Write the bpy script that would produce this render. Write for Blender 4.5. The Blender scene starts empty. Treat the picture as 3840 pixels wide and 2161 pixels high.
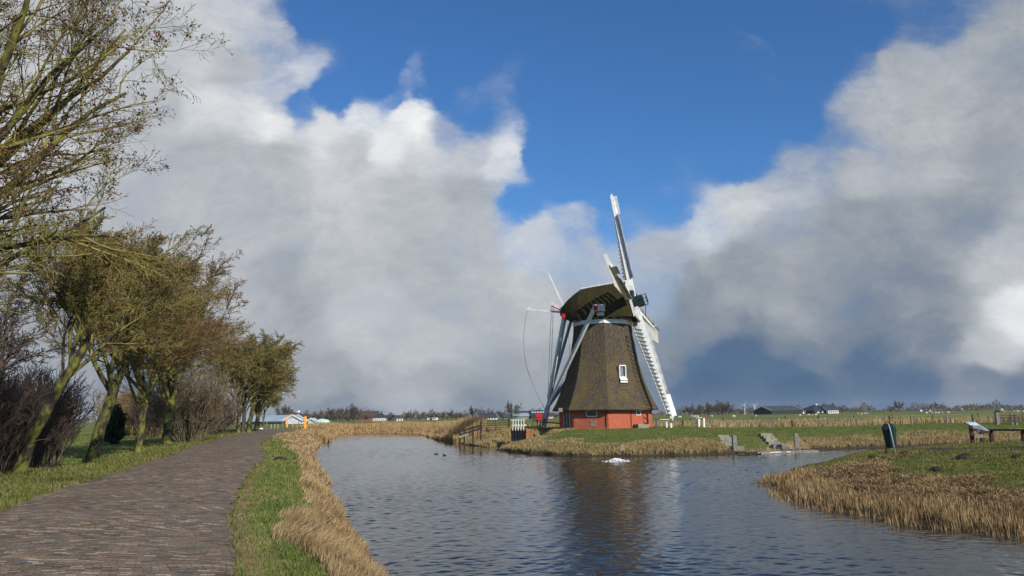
import bpy, bmesh, math, random
import numpy as np
from mathutils import Vector, Matrix

# ------------------------------------------------------------------ camera, sky, sun, exposure
scene = bpy.context.scene
col = scene.collection
F = 3000.0; W = 3840; H = 2161
PITCH = math.radians(9.05); ROLL = math.radians(0.87); CZ = 2.6
fwd = np.array([0, math.cos(PITCH), math.sin(PITCH)])
up0 = np.array([0, -math.sin(PITCH), math.cos(PITCH)])
rt0 = np.array([1.0, 0, 0])
RX = math.cos(ROLL) * rt0 - math.sin(ROLL) * up0
UX = math.sin(ROLL) * rt0 + math.cos(ROLL) * up0

cam_d = bpy.data.cameras.new('camera')
cam = bpy.data.objects.new('camera', cam_d)
col.objects.link(cam)
cam_d.sensor_width = 36.0
cam_d.lens = 36.0 * F / W
cam_d.clip_start = 0.1
cam_d.clip_end = 30000
cam.matrix_world = Matrix(((RX[0], UX[0], -fwd[0], 0), (RX[1], UX[1], -fwd[1], 0), (RX[2], UX[2], -fwd[2], CZ), (0, 0, 0, 1)))
scene.camera = cam

def ray(px, py):
    return F * fwd + (px - W / 2) * RX - (py - H / 2) * UX
def G(px, py, z=0.0):
    d = ray(px, py); t = (z - CZ) / d[2]
    return np.array([0, 0, CZ]) + t * d
def YP(px, py, y):
    d = ray(px, py)
    return np.array([0, 0, CZ]) + d * (y / d[1])

SUN_AZ = math.radians(37); SUN_EL = math.radians(30)
sun_dir = Vector((math.sin(SUN_AZ) * math.cos(SUN_EL), -math.cos(SUN_AZ) * math.cos(SUN_EL), math.sin(SUN_EL)))
sl = bpy.data.lights.new('sun', 'SUN'); sl.energy = 5.0; sl.angle = math.radians(0.53); sl.color = (1.0, 0.93, 0.82)
so = bpy.data.objects.new('sun', sl); col.objects.link(so)
so.rotation_euler = sun_dir.to_track_quat('Z', 'Y').to_euler()
so.location = (40, -40, 60)

scene.view_settings.view_transform = 'Standard'
scene.view_settings.look = 'None'
scene.view_settings.exposure = 0.0
scene.view_settings.gamma = 1.0
scene.cycles.max_bounces = 5
scene.cycles.transparent_max_bounces = 8
scene.cycles.use_denoising = True

# px, py, coverage, brightness : the day's clouds as scattered directions of the sky
SKY = [
 (1700,60,0,.5),(2300,60,0,.5),(2900,60,0,.5),(1200,60,0,.5),(1350,200,0,.5),(1700,230,0,.5),(2100,400,0,.5),(2600,350,0,.5),(3000,200,0,.5),
 (2300,600,0,.5),(2050,560,0,.5),(1960,790,.1,.6),(2120,700,0,.6),(2400,680,0,.5),(2500,760,.15,.5),(2750,560,0,.5),(2950,430,.1,.5),(3250,60,.15,.4),(2850,130,.25,.45),(1120,400,.35,.66),(1250,370,.05,.6),
 (1750,400,.25,.5),(2350,840,.3,.6),(3500,30,.35,.4),(1420,300,.05,.6),(1640,300,0,.6),
 (300,100,1,.68),(700,100,1,.68),(900,200,1,.64),(1000,60,.75,.64),(1060,150,.7,.66),(1150,270,.75,.78),(1050,330,.7,.68),(200,500,1,.70),(560,420,1,.66),(760,440,1,.84),
 (980,470,1,.90),(1180,475,1,.82),(1330,440,.85,.90),(1490,410,.95,1.0),(1545,440,1,1.0),(1560,330,.3,.9),(1440,360,.45,.9),(1420,530,1,.88),(1680,480,.6,.58),(1300,600,1,.64),(1000,640,1,.64),(750,620,1,.64),
 (1500,700,1,.62),(1560,580,.95,.76),(1880,600,.9,.80),(1930,560,.8,.82),(1780,580,.8,.66),(1750,760,1,.60),(700,900,1,.62),(1000,900,1,.62),(1150,1180,1,.50),(1300,950,1,.64),(1000,1120,1,.5),
 (1500,1000,1,.62),(1800,950,.95,.64),(2000,930,.8,.70),(2180,840,.6,.64),(1400,1180,1,.70),(1700,1220,1,.66),(2000,1150,1,.66),(1600,1300,1,.66),
 (2250,980,.75,.60),(2250,1150,.9,.52),(2480,980,.8,.56),(1200,1420,1,.46),(1600,1430,1,.52),(1950,1400,1,.55),(1250,1530,1,.34),(1800,1530,1,.38),(2200,1500,1,.28),
 (600,1300,1,.34),(200,1200,1,.5),(2350,1350,1,.34),
 (2640,860,.75,.72),(2780,790,.9,.70),(2930,690,.85,.64),(3180,660,.95,.62),(3120,540,.6,.56),(3260,420,.8,.56),(3420,250,.9,.55),(3600,300,1,.56),(3700,150,.85,.48),(3800,400,1,.5),(3500,520,1,.55),
 (2800,1000,1,.42),(3200,880,1,.43),(3600,800,1,.47),(3740,960,1,.68),(3000,1180,1,.42),(2620,1130,1,.40),(2750,1330,1,.17),(3050,1340,1,.3),(3300,1400,1,.14),
 (3000,1460,1,.07),(2650,1460,1,.08),(3450,1500,1,.10),(3780,1190,1,.92),(3720,1330,1,.66),(3700,1450,1,.3),(3820,1520,1,.2),(3450,1130,1,.38),(3500,1290,1,.3),
]
world = bpy.data.worlds.new("World"); scene.world = world; world.use_nodes = True
wt = world.node_tree; wn = wt.nodes; wn.clear()
def wnode(t, **k):
    n = wn.new(t)
    for a, b in k.items(): setattr(n, a, b)
    return n
def wmath(op, a, b=None, c=None):
    n = wnode('ShaderNodeMath', operation=op)
    for i, v in enumerate((a, b, c)):
        if v is None: continue
        if isinstance(v, (int, float)): n.inputs[i].default_value = v
        else: wt.links.new(v, n.inputs[i])
    return n.outputs[0]
def wvec(op, a, b=None, s=None):
    n = wnode('ShaderNodeVectorMath', operation=op)
    for i, v in enumerate((a, b)):
        if v is None: continue
        if isinstance(v, (tuple, list)): n.inputs[i].default_value = v
        else: wt.links.new(v, n.inputs[i])
    if s is not None:
        if isinstance(s, (int, float)): n.inputs['Scale'].default_value = s
        else: wt.links.new(s, n.inputs['Scale'])
    return n.outputs['Value'] if op in ('DISTANCE', 'LENGTH', 'DOT_PRODUCT') else n.outputs[0]
def wramp(fac, stops):
    n = wnode('ShaderNodeValToRGB'); wt.links.new(fac, n.inputs[0])
    e = n.color_ramp.elements
    while len(e) < len(stops): e.new(0.5)
    for el, (p, c) in zip(e, stops): el.position = p; el.color = (c[0], c[1], c[2], 1)
    return n.outputs[0]
def wnoise(v, scale, detail=5, rough=.55, lac=2.0):
    n = wnode('ShaderNodeTexNoise'); n.noise_dimensions = '3D'
    wt.links.new(v, n.inputs['Vector'])
    n.inputs['Scale'].default_value = scale; n.inputs['Detail'].default_value = detail
    n.inputs['Roughness'].default_value = rough; n.inputs['Lacunarity'].default_value = lac
    return n
tc = wnode('ShaderNodeTexCoord')
sp = wnode('ShaderNodeSeparateXYZ'); wt.links.new(tc.outputs['Generated'], sp.inputs[0])
ys = wmath('MAXIMUM', wmath('ABSOLUTE', sp.outputs[1]), .1)
u_ = wmath('DIVIDE', sp.outputs[0], ys); v_ = wmath('DIVIDE', sp.outputs[2], ys)
uv = wnode('ShaderNodeCombineXYZ'); wt.links.new(u_, uv.inputs[0]); wt.links.new(v_, uv.inputs[1]); UV = uv.outputs[0]
st = wvec('MULTIPLY', UV, (1.0, 1.35, 1.0))
n1 = wnoise(st, 3.2, 3, .5); n2 = wnoise(st, 11.0, 6, .6)
warp = wvec('ADD', wvec('SCALE', wvec('SUBTRACT', n1.outputs['Color'], (.5, .5, .5)), s=.13),
            wvec('SCALE', wvec('SUBTRACT', n2.outputs['Color'], (.5, .5, .5)), s=.06))
P = wvec('MULTIPLY', wvec('ADD', UV, warp), (1, 1, 0))
acc = None
for (px, py, c, b) in SKY:
    d = ray(px, py); c3 = (d[0] / d[1], d[2] / d[1], 0)
    w = wmath('POWER', wvec('DISTANCE', P, c3), -4.0)
    t = wvec('SCALE', (float(c), float(b), 1.0), s=w)
    acc = t if acc is None else wvec('ADD', acc, t)
sa = wnode('ShaderNodeSeparateXYZ'); wt.links.new(acc, sa.inputs[0])
Cv = wmath('DIVIDE', sa.outputs[0], sa.outputs[2]); Bv = wmath('DIVIDE', sa.outputs[1], sa.outputs[2])
n3 = wnoise(wvec('ADD', wvec('MULTIPLY', st, (1, 1.25, 1)), wvec('SCALE', warp, s=1.2)), 6.5, 12, .68)
n4 = wnoise(wvec('ADD', st, wvec('SCALE', warp, s=2.0)), 3.0, 8, .55)
n3f = n3.outputs[0]; n4f = n4.outputs[0]
cov = wmath('ADD', Cv, wmath('MULTIPLY', wmath('SUBTRACT', n3f, .5), 1.05))
mr = wnode('ShaderNodeMapRange', interpolation_type='SMOOTHSTEP'); wt.links.new(cov, mr.inputs[0])
mr.inputs[1].default_value = .16; mr.inputs[2].default_value = 1.0
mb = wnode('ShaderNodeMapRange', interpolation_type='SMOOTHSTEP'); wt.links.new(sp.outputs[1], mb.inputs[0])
mb.inputs[1].default_value = -.25; mb.inputs[2].default_value = .12; mb.inputs[3].default_value = .12  # unseen clouds behind the camera thinned out to lower the ambient fill
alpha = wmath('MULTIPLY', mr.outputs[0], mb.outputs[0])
# fine bright rims near a cloud's edge, soft mottling inside
rim = wmath('MULTIPLY', wmath('MULTIPLY', alpha, wmath('SUBTRACT', 1.0, alpha)), .25)
br = wmath('ADD', Bv, wmath('MULTIPLY', wmath('SUBTRACT', n3f, .5), .56))
br = wmath('ADD', br, wmath('MULTIPLY', wmath('SUBTRACT', n4f, .5), .30))
br = wmath('ADD', br, rim)
K = 10.0
def kc(c): return tuple(x for x in c)
cc = wramp(br, [(0, (.062, .125, .235)), (.16, (.095, .16, .265)), (.33, (.205, .25, .32)), (.5, (.345, .375, .415)), (.66, (.50, .525, .56)), (.85, (.74, .76, .78)), (1, (.92, .92, .92))])
ccs = wvec('SCALE', cc, s=K)
sky = wnode('ShaderNodeTexSky', sky_type='NISHITA'); sky.sun_disc = False
sky.sun_elevation = SUN_EL; sky.sun_rotation = math.radians(180) - SUN_AZ
sky.altitude = 0; sky.air_density = 1.0; sky.dust_density = .3; sky.ozone_density = 3.0
skc = wvec('MULTIPLY', sky.outputs[0], (.50, .86, 1.22))
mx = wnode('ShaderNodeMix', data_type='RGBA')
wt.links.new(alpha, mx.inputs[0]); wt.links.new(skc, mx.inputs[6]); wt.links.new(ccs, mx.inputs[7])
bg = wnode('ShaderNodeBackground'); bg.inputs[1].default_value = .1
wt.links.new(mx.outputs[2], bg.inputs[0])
wo = wnode('ShaderNodeOutputWorld'); wt.links.new(bg.outputs[0], wo.inputs[0])
world.cycles.sampling_method = 'MANUAL'; world.cycles.sample_map_resolution = 512

# ------------------------------------------------------------------ helpers
rng = np.random.default_rng(11); random.seed(5)

def tag(o, label=None, cat=None, group=None, kind=None):
    if label: o['label'] = label
    if cat: o['category'] = cat
    if group: o['group'] = group
    if kind: o['kind'] = kind
    return o
def thing(name, label, cat, loc=(0, 0, 0), rz=0, group=None):
    o = bpy.data.objects.new(name, None); col.objects.link(o)
    o.location = loc; o.rotation_euler = (0, 0, rz); o.empty_display_size = .3
    return tag(o, label, cat, group)
def copy_tree(o, parent=None):
    c = o.copy(); col.objects.link(c)
    if parent is not None: c.parent = parent
    for ch in list(o.children): copy_tree(ch, c)
    return c
def np_mesh(name, V, faces_list, mat, parent=None, smooth=False, attrs=None):
    """V (n,3); faces_list: list of int arrays (m,k)"""
    me = bpy.data.meshes.new(name)
    V = np.asarray(V, dtype=np.float32)
    tot = [np.full(len(f), f.shape[1], dtype=np.int32) for f in faces_list]
    tot = np.concatenate(tot); idx = np.concatenate([f.ravel() for f in faces_list]).astype(np.int32)
    me.vertices.add(len(V)); me.vertices.foreach_set('co', V.ravel())
    me.loops.add(len(idx)); me.loops.foreach_set('vertex_index', idx)
    me.polygons.add(len(tot))
    ls = np.concatenate([[0], np.cumsum(tot)[:-1]]).astype(np.int32)
    me.polygons.foreach_set('loop_start', ls)
    if attrs:
        for an, av in attrs.items():
            a = me.attributes.new(an, 'FLOAT', 'POINT'); a.data.foreach_set('value', np.asarray(av, dtype=np.float32))
    me.update(calc_edges=True)
    if smooth: me.polygons.foreach_set('use_smooth', np.ones(len(tot), dtype=bool))
    me.materials.append(mat)
    o = bpy.data.objects.new(name, me); col.objects.link(o)
    if parent is not None: o.parent = parent
    return o

class MB:
    def __init__(s): s.v = []; s.f = []
    def add(s, vs, fs):
        n = len(s.v); s.v += [tuple(v) for v in vs]; s.f += [tuple(i + n for i in f) for f in fs]; return s
    def box(s, c, d, M=None):
        x, y, z = d[0] / 2, d[1] / 2, d[2] / 2
        vs = [Vector((a * x, b * y, e * z)) for a in (-1, 1) for b in (-1, 1) for e in (-1, 1)]
        if M is not None: vs = [M @ v for v in vs]
        vs = [v + Vector(c) for v in vs]
        return s.add(vs, [(0, 1, 3, 2), (4, 6, 7, 5), (0, 4, 5, 1), (2, 3, 7, 6), (0, 2, 6, 4), (1, 5, 7, 3)])
    def beam(s, a, b, w, h=None, w2=None, h2=None, upv=(0, 0, 1)):
        a = Vector(a); b = Vector(b); h = h or w; w2 = w2 or w; h2 = h2 or h
        d = (b - a).normalized(); sd = d.cross(Vector(upv))
        if sd.length < 1e-3: sd = Vector((1, 0, 0))
        sd.normalize(); u = sd.cross(d)
        vs = []
        for p, ww, hh in ((a, w, h), (b, w2, h2)):
            for i, j in ((-1, -1), (1, -1), (1, 1), (-1, 1)): vs.append(p + sd * i * ww / 2 + u * j * hh / 2)
        return s.add(vs, [(3, 2, 1, 0), (4, 5, 6, 7), (0, 1, 5, 4), (1, 2, 6, 5), (2, 3, 7, 6), (3, 0, 4, 7)])
    def tube(s, pts, r, n=8, r2=None, cap=True):
        pts = [Vector(p) for p in pts]; m = len(pts); r2 = r if r2 is None else r2
        vs = []; d0 = (pts[-1] - pts[0]).normalized()
        a = d0.cross(Vector((0, 0, 1)))
        if a.length < 1e-3: a = Vector((1, 0, 0))
        a.normalize()
        for k, p in enumerate(pts):
            d = (pts[min(k + 1, m - 1)] - pts[max(k - 1, 0)]).normalized()
            aa = (a - d * a.dot(d)).normalized(); bb = d.cross(aa); rr = r + (r2 - r) * k / (m - 1)
            for i in range(n):
                t = 2 * math.pi * i / n; vs.append(p + aa * math.cos(t) * rr + bb * math.sin(t) * rr)
        fs = [(k * n + i, k * n + (i + 1) % n, (k + 1) * n + (i + 1) % n, (k + 1) * n + i) for k in range(m - 1) for i in range(n)]
        if cap: fs += [tuple(range(n - 1, -1, -1)), tuple((m - 1) * n + i for i in range(n))]
        return s.add(vs, fs)
    def loft(s, rings, cap=True, closed=True):
        n = len(rings[0]); vs = [p for r in rings for p in r]; fs = []
        for k in range(len(rings) - 1):
            for i in range(n if closed else n - 1):
                fs.append((k * n + i, k * n + (i + 1) % n, (k + 1) * n + (i + 1) % n, (k + 1) * n + i))
        if cap: fs += [tuple(range(n - 1, -1, -1)), tuple((len(rings) - 1) * n + i for i in range(n))]
        return s.add(vs, fs)
    def ell(s, c, r, M=None, nu=10, nv=7):
        rings = []
        for k in range(nv):
            p = -math.pi / 2 + math.pi * (k + .02) / (nv - .96)
            ring = []
            for i in range(nu):
                t = 2 * math.pi * i / nu
                v = Vector((r[0] * math.cos(p) * math.cos(t), r[1] * math.cos(p) * math.sin(t), r[2] * math.sin(p)))
                if M is not None: v = M @ v
                ring.append(v + Vector(c))
            rings.append(ring)
        return s.loft(rings)
    def build(s, name, mat, parent=None, smooth=False, bevel=0):
        me = bpy.data.meshes.new(name); me.from_pydata([tuple(v) for v in s.v], [], s.f); me.update()
        bm = bmesh.new(); bm.from_mesh(me); bmesh.ops.recalc_face_normals(bm, faces=bm.faces)
        if bevel: bmesh.ops.bevel(bm, geom=bm.edges[:] , offset=bevel, segments=1, affect='EDGES')
        bm.to_mesh(me); bm.free()
        if smooth:
            for p in me.polygons: p.use_smooth = True
        me.materials.append(mat)
        o = bpy.data.objects.new(name, me); col.objects.link(o)
        if parent is not None: o.parent = parent
        return o

# ------------------------------------------------------------------ materials
def new_mat(name):
    m = bpy.data.materials.new(name); m.use_nodes = True
    nt = m.node_tree; b = nt.nodes['Principled BSDF']; return m, nt, b
def lk(nt, a, b): nt.links.new(a, b)
def nd(nt, t, **k):
    n = nt.nodes.new(t)
    for a, v in k.items(): setattr(n, a, v)
    return n
def noise_of(nt, vec, scale, detail=4, rough=.55):
    n = nd(nt, 'ShaderNodeTexNoise'); lk(nt, vec, n.inputs['Vector'])
    n.inputs['Scale'].default_value = scale; n.inputs['Detail'].default_value = detail; n.inputs['Roughness'].default_value = rough
    return n.outputs[0]
def ramp_of(nt, fac, stops):
    n = nd(nt, 'ShaderNodeValToRGB'); lk(nt, fac, n.inputs[0]); e = n.color_ramp.elements
    while len(e) < len(stops): e.new(.5)
    for el, (p, c) in zip(e, stops): el.position = p; el.color = (c[0], c[1], c[2], 1)
    return n.outputs[0]
def mix_of(nt, fac, a, b, blend='MIX'):
    n = nd(nt, 'ShaderNodeMix', data_type='RGBA', blend_type=blend)
    for i, v in ((0, fac), (6, a), (7, b)):
        if isinstance(v, (int, float)): n.inputs[i].default_value = v
        elif isinstance(v, tuple): n.inputs[i].default_value = (*v, 1)
        else: lk(nt, v, n.inputs[i])
    return n.outputs[2]
def bump_of(nt, b, h, strength=.5, dist=.05):
    n = nd(nt, 'ShaderNodeBump'); n.inputs['Strength'].default_value = strength; n.inputs['Distance'].default_value = dist
    lk(nt, h, n.inputs['Height']); lk(nt, n.outputs[0], b.inputs['Normal'])
def coords(nt, kind='Object', scale=(1, 1, 1)):
    t = nd(nt, 'ShaderNodeTexCoord'); m = nd(nt, 'ShaderNodeMapping'); m.inputs['Scale'].default_value = scale
    lk(nt, t.outputs[kind], m.inputs[0]); return m.outputs[0]
def surf(name, c1, c2, scale=3., rough=.8, sc=(1, 1, 1), detail=5, bump=0, bdist=.02, lo=.35, hi=.65, metal=0, spec=.3):
    m, nt, b = new_mat(name); v = coords(nt, 'Object', sc); n = noise_of(nt, v, scale, detail)
    lk(nt, ramp_of(nt, n, [(lo, c1), (hi, c2)]), b.inputs['Base Color'])
    b.inputs['Roughness'].default_value = rough; b.inputs['Metallic'].default_value = metal; b.inputs['Specular IOR Level'].default_value = spec
    if bump: bump_of(nt, b, n, bump, bdist)
    return m
def blade_mat(name, stops, rough=.75, trans=.25):
    """each blade has its own colour; patches vary over the ground"""
    m, nt, b = new_mat(name)
    g = nd(nt, 'ShaderNodeNewGeometry'); v = coords(nt, 'Object'); n = noise_of(nt, v, .9, 3)
    a = nd(nt, 'ShaderNodeMath', operation='MULTIPLY'); lk(nt, g.outputs['Random Per Island'], a.inputs[0]); a.inputs[1].default_value = .55
    a2 = nd(nt, 'ShaderNodeMath', operation='MULTIPLY_ADD'); lk(nt, n, a2.inputs[0]); a2.inputs[1].default_value = .9; lk(nt, a.outputs[0], a2.inputs[2])
    a3 = nd(nt, 'ShaderNodeMath', operation='SUBTRACT'); lk(nt, a2.outputs[0], a3.inputs[0]); a3.inputs[1].default_value = .22
    c = ramp_of(nt, a3.outputs[0], stops)
    lk(nt, c, b.inputs['Base Color']); b.inputs['Roughness'].default_value = rough; b.inputs['Specular IOR Level'].default_value = .2
    t = nd(nt, 'ShaderNodeBsdfTranslucent'); lk(nt, c, t.inputs[0])
    mxs = nd(nt, 'ShaderNodeMixShader'); mxs.inputs[0].default_value = trans
    lk(nt, b.outputs[0], mxs.inputs[1]); lk(nt, t.outputs[0], mxs.inputs[2])
    lk(nt, mxs.outputs[0], nt.nodes['Material Output'].inputs[0])
    return m
def thatch_mat(name, dark, mid, light, moss, mossamt=.5, low=None):
    m, nt, b = new_mat(name)
    v = coords(nt, 'Object', (9, 9, 1.1)); n = noise_of(nt, v, 1.6, 6, .65)
    v2 = coords(nt, 'Object', (1, 1, .55)); n2 = noise_of(nt, v2, 1.1, 4, .6)
    v3 = coords(nt, 'Object', (22, 22, 3)); n3 = noise_of(nt, v3, 1.2, 3, .6)
    base = ramp_of(nt, n, [(.33, dark), (.52, mid), (.72, light)])
    r = ramp_of(nt, n2, [(.48 - .1 * mossamt, (0, 0, 0)), (.66, (1, 1, 1))])
    s = nd(nt, 'ShaderNodeMath', operation='MULTIPLY'); lk(nt, r, s.inputs[0]); s.inputs[1].default_value = mossamt
    if low:
        sz = nd(nt, 'ShaderNodeSeparateXYZ'); lk(nt, coords(nt, 'Object'), sz.inputs[0]); mz = nd(nt, 'ShaderNodeMapRange', interpolation_type='SMOOTHSTEP'); lk(nt, sz.outputs[2], mz.inputs[0])
        mz.inputs[1].default_value = low[0]; mz.inputs[2].default_value = low[1]; mz.inputs[3].default_value = low[2]; mz.inputs[4].default_value = 1.0
        s2_ = nd(nt, 'ShaderNodeMath', operation='MULTIPLY'); lk(nt, s.outputs[0], s2_.inputs[0]); lk(nt, mz.outputs[0], s2_.inputs[1]); s = s2_
    c = mix_of(nt, s.outputs[0], base, moss)
    c = mix_of(nt, 1.0, c, ramp_of(nt, n3, [(.25, (.50, .50, .50)), (.75, (1.0, 1.0, 1.0))]), 'MULTIPLY')
    lk(nt, c, b.inputs['Base Color']); b.inputs['Roughness'].default_value = .95; b.inputs['Specular IOR Level'].default_value = .1
    ad = nd(nt, 'ShaderNodeMath', operation='ADD'); lk(nt, n, ad.inputs[0]); lk(nt, n3, ad.inputs[1])
    bump_of(nt, b, ad.outputs[0], 1.0, .12)
    return m

M = {}
M['white'] = surf('white_paint', (.56, .56, .53), (.80, .80, .78), 3, .5, detail=8, lo=.3, hi=.55)
M['offwhite'] = surf('weathered_white_paint', (.46, .46, .43), (.68, .68, .64), 5, .6)
M['cream'] = surf('cream_painted_wood', (.52, .52, .47), (.72, .71, .66), 6, .6)
M['alu'] = surf('painted_sheet_metal', (.22, .235, .245), (.38, .39, .39), 1.6, .5)
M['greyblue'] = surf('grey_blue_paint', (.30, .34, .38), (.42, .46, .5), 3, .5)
M['red'] = surf('red_paint', (.50, .012, .015), (.62, .02, .02), 4, .4)
M['green_dark'] = surf('dark_green_paint', (.008, .022, .018), (.015, .035, .028), 4, .45)
M['black'] = surf('black_tarred_wood', (.008, .008, .010), (.02, .02, .022), 6, .6)
M['rope'] = surf('rope_fibre', (.10, .10, .10), (.2, .2, .19), 8, .9)
M['thatch'] = thatch_mat('reed_thatch', (.070, .054, .040), (.150, .120, .090), (.27, .215, .150), (.22, .168, .062), .75, (8.6, 4.0, .12))
M['cap_thatch'] = thatch_mat('mossy_reed_thatch', (.018, .015, .010), (.055, .045, .024), (.115, .092, .045), (.085, .074, .014), .85)
M['glass'] = surf('window_glass', (.012, .016, .022), (.03, .04, .05), 2, .08, spec=.6)
M['concrete'] = surf('weathered_concrete', (.17, .165, .12), (.30, .29, .22), 5, .9, bump=.3)
M['wood_grey'] = surf('silvered_wood', (.10, .095, .085), (.28, .265, .24), 8, .85, sc=(4, 4, .6), bump=.4)
M['wood_dark'] = surf('dark_weathered_wood', (.018, .014, .012), (.055, .042, .034), 8, .85, sc=(3, 3, .8))
M['wood_red'] = surf('red_brown_stained_wood', (.030, .010, .008), (.06, .02, .014), 6, .7)
M['rust'] = surf('rusty_steel', (.035, .02, .014), (.085, .045, .03), 8, .85)
M['steel'] = surf('galvanised_steel', (.26, .29, .31), (.30, .32, .34), 6, .5, metal=.2)
M['orange'] = surf('orange_paint', (.80, .30, .01), (.9, .38, .02), 2, .5)
M['soil'] = surf('dark_soil', (.015, .011, .008), (.05, .036, .026), 9, .95, bump=.6)
M['foam'] = surf('white_foam', (.85, .87, .9), (.95, .95, .95), 7, .6)
M['slate'] = surf('dark_roof_tiles', (.022, .028, .034), (.055, .062, .07), 1.2, .7)
M['slate_green'] = surf('grey_green_roof_sheets', (.035, .05, .055), (.06, .078, .08), .8, .7)
M['metal_roof'] = surf('pale_sheet_roof', (.20, .27, .32), (.32, .39, .43), .4, .5)
M['brown_roof'] = surf('brown_roof_tiles', (.05, .035, .025), (.1, .07, .05), 1.2, .8)
M['pinkwall'] = surf('pale_brick_wall', (.35, .22, .18), (.5, .36, .3), 1, .85)
M['redwall'] = surf('red_brick_wall', (.18, .06, .045), (.26, .10, .07), 1, .85)
M['darkwall'] = surf('dark_boarded_wall', (.02, .025, .025), (.05, .055, .05), 1, .85)
M['wall_white'] = surf('white_rendered_wall', (.55, .56, .56), (.72, .72, .70), .6, .7)
M['greenwall'] = surf('pale_green_sheet_wall', (.12, .17, .12), (.2, .25, .18), .6, .6)
M['tarp'] = surf('mint_green_tarpaulin', (.38, .55, .46), (.5, .66, .56), 1.2, .5)
M['sheepwool'] = surf('dirty_white_wool', (.42, .40, .34), (.62, .6, .54), 8, .95)
M['feather'] = surf('black_feathers', (.006, .006, .008), (.015, .015, .018), 9, .5)
M['bark_moss'] = surf('mossy_bark', (.030, .025, .019), (.175, .168, .034), 1.9, .95, sc=(2, 2, 1), bump=.5, bdist=.03, lo=.42, hi=.62)
M['bark_dark'] = surf('dark_bark', (.03, .025, .02), (.10, .08, .055), 3, .95, sc=(2, 2, 1), bump=.5, bdist=.03)
M['twig_olive'] = surf('mossy_twigs', (.115, .082, .036), (.27, .235, .065), .7, .9, lo=.35, hi=.62)
M['twig_brown'] = surf('brown_twigs', (.145, .080, .042), (.25, .185, .065), .6, .9, lo=.35, hi=.65)
M['twig_purple'] = surf('purple_brown_twigs', (.062, .042, .034), (.130, .092, .070), .8, .9)
M['twig_tan'] = surf('tan_twigs', (.13, .10, .065), (.22, .175, .105), .9, .9)
M['twig_far'] = surf('far_bare_twigs', (.115, .095, .078), (.17, .145, .115), .3, .95)
M['twig_green'] = surf('evergreen_leaves', (.012, .03, .012), (.03, .06, .02), 2, .7)
M['ivory_leaf'] = surf('dry_leaf', (.2, .12, .07), (.32, .22, .14), 3, .9)
M['seed'] = surf('dark_red_seed_clusters', (.10, .035, .028), (.19, .075, .05), 2, .9)
M['grass_blade'] = blade_mat('green_grass_blades', [(.05, (.065, .10, .020)), (.4, (.125, .165, .036)), (.7, (.20, .22, .068)), (.92, (.36, .29, .14))])
M['verge_blade'] = blade_mat('mixed_verge_grass', [(.05, (.06, .095, .014)), (.4, (.12, .145, .028)), (.7, (.22, .185, .07)), (.95, (.32, .25, .12))])
M['straw'] = blade_mat('dry_straw_grass', [(.05, (.10, .06, .03)), (.22, (.24, .16, .08)), (.45, (.40, .28, .14)), (.7, (.50, .375, .20)), (.95, (.64, .51, .30))], trans=.2)
M['stubble'] = blade_mat('reed_stubble', [(.08, (.045, .030, .018)), (.25, (.16, .105, .05)), (.5, (.33, .22, .105)), (.75, (.47, .33, .165)), (.95, (.62, .47, .26))], trans=.15)
M['bankstraw'] = blade_mat('weathered_bank_straw', [(.05, (.11, .10, .035)), (.35, (.25, .20, .085)), (.65, (.40, .30, .145)), (.95, (.55, .43, .23))], trans=.15)
M['reed'] = blade_mat('golden_reeds', [(.05, (.30, .19, .08)), (.4, (.46, .31, .145)), (.7, (.56, .41, .20)), (.95, (.62, .49, .27))], trans=.35)

def brick_mat(name, c1, c2, mortar, uvs, bw=.22, rh=.065, ms=.008, rot=0):
    m, nt, b = new_mat(name)
    v = coords(nt, 'UV' if uvs else 'Object')
    t = nd(nt, 'ShaderNodeTexBrick'); 
    wn_ = nd(nt, 'ShaderNodeTexNoise'); lk(nt, v, wn_.inputs['Vector']); wn_.inputs['Scale'].default_value = 2.2; wn_.inputs['Detail'].default_value = 3
    wm_ = nd(nt, 'ShaderNodeVectorMath', operation='MULTIPLY_ADD'); lk(nt, wn_.outputs['Color'], wm_.inputs[0]); wm_.inputs[1].default_value = (.30, .16, 0); lk(nt, v, wm_.inputs[2])
    lk(nt, wm_.outputs[0], t.inputs[0]); t.inputs['Color1'].default_value = (*c1, 1); t.inputs['Color2'].default_value = (*c2, 1)
    t.inputs['Mortar'].default_value = (*mortar, 1); t.inputs['Scale'].default_value = 1; t.inputs['Brick Width'].default_value = bw
    t.inputs['Row Height'].default_value = rh; t.inputs['Mortar Size'].default_value = ms; t.inputs['Mortar Smooth'].default_value = .3
    return m, nt, b, t, v

# mill brick
m_, nt_, b_ = new_mat('orange_red_brick')
v_o = coords(nt_, 'Object'); n_a = noise_of(nt_, v_o, 1.2, 5); n_b = noise_of(nt_, coords(nt_, 'Object', (2, 2, 14)), 2.2, 3)
c_ = ramp_of(nt_, n_b, [(.3, (.30, .068, .032)), (.5, (.41, .098, .048)), (.75, (.48, .15, .085))])
c_ = mix_of(nt_, ramp_of(nt_, n_a, [(.55, (0, 0, 0)), (.8, (.5, .5, .5))]), c_, (.55, .30, .22))
lk(nt_, c_, b_.inputs['Base Color']); b_.inputs['Roughness'].default_value = .9
wv = nd(nt_, 'ShaderNodeTexWave', bands_direction='Z'); lk(nt_, v_o, wv.inputs[0]); wv.inputs['Scale'].default_value = 2.4; wv.inputs['Distortion'].default_value = .4
bump_of(nt_, b_, wv.outputs[0], .12, .01); M['brick'] = m_

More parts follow.
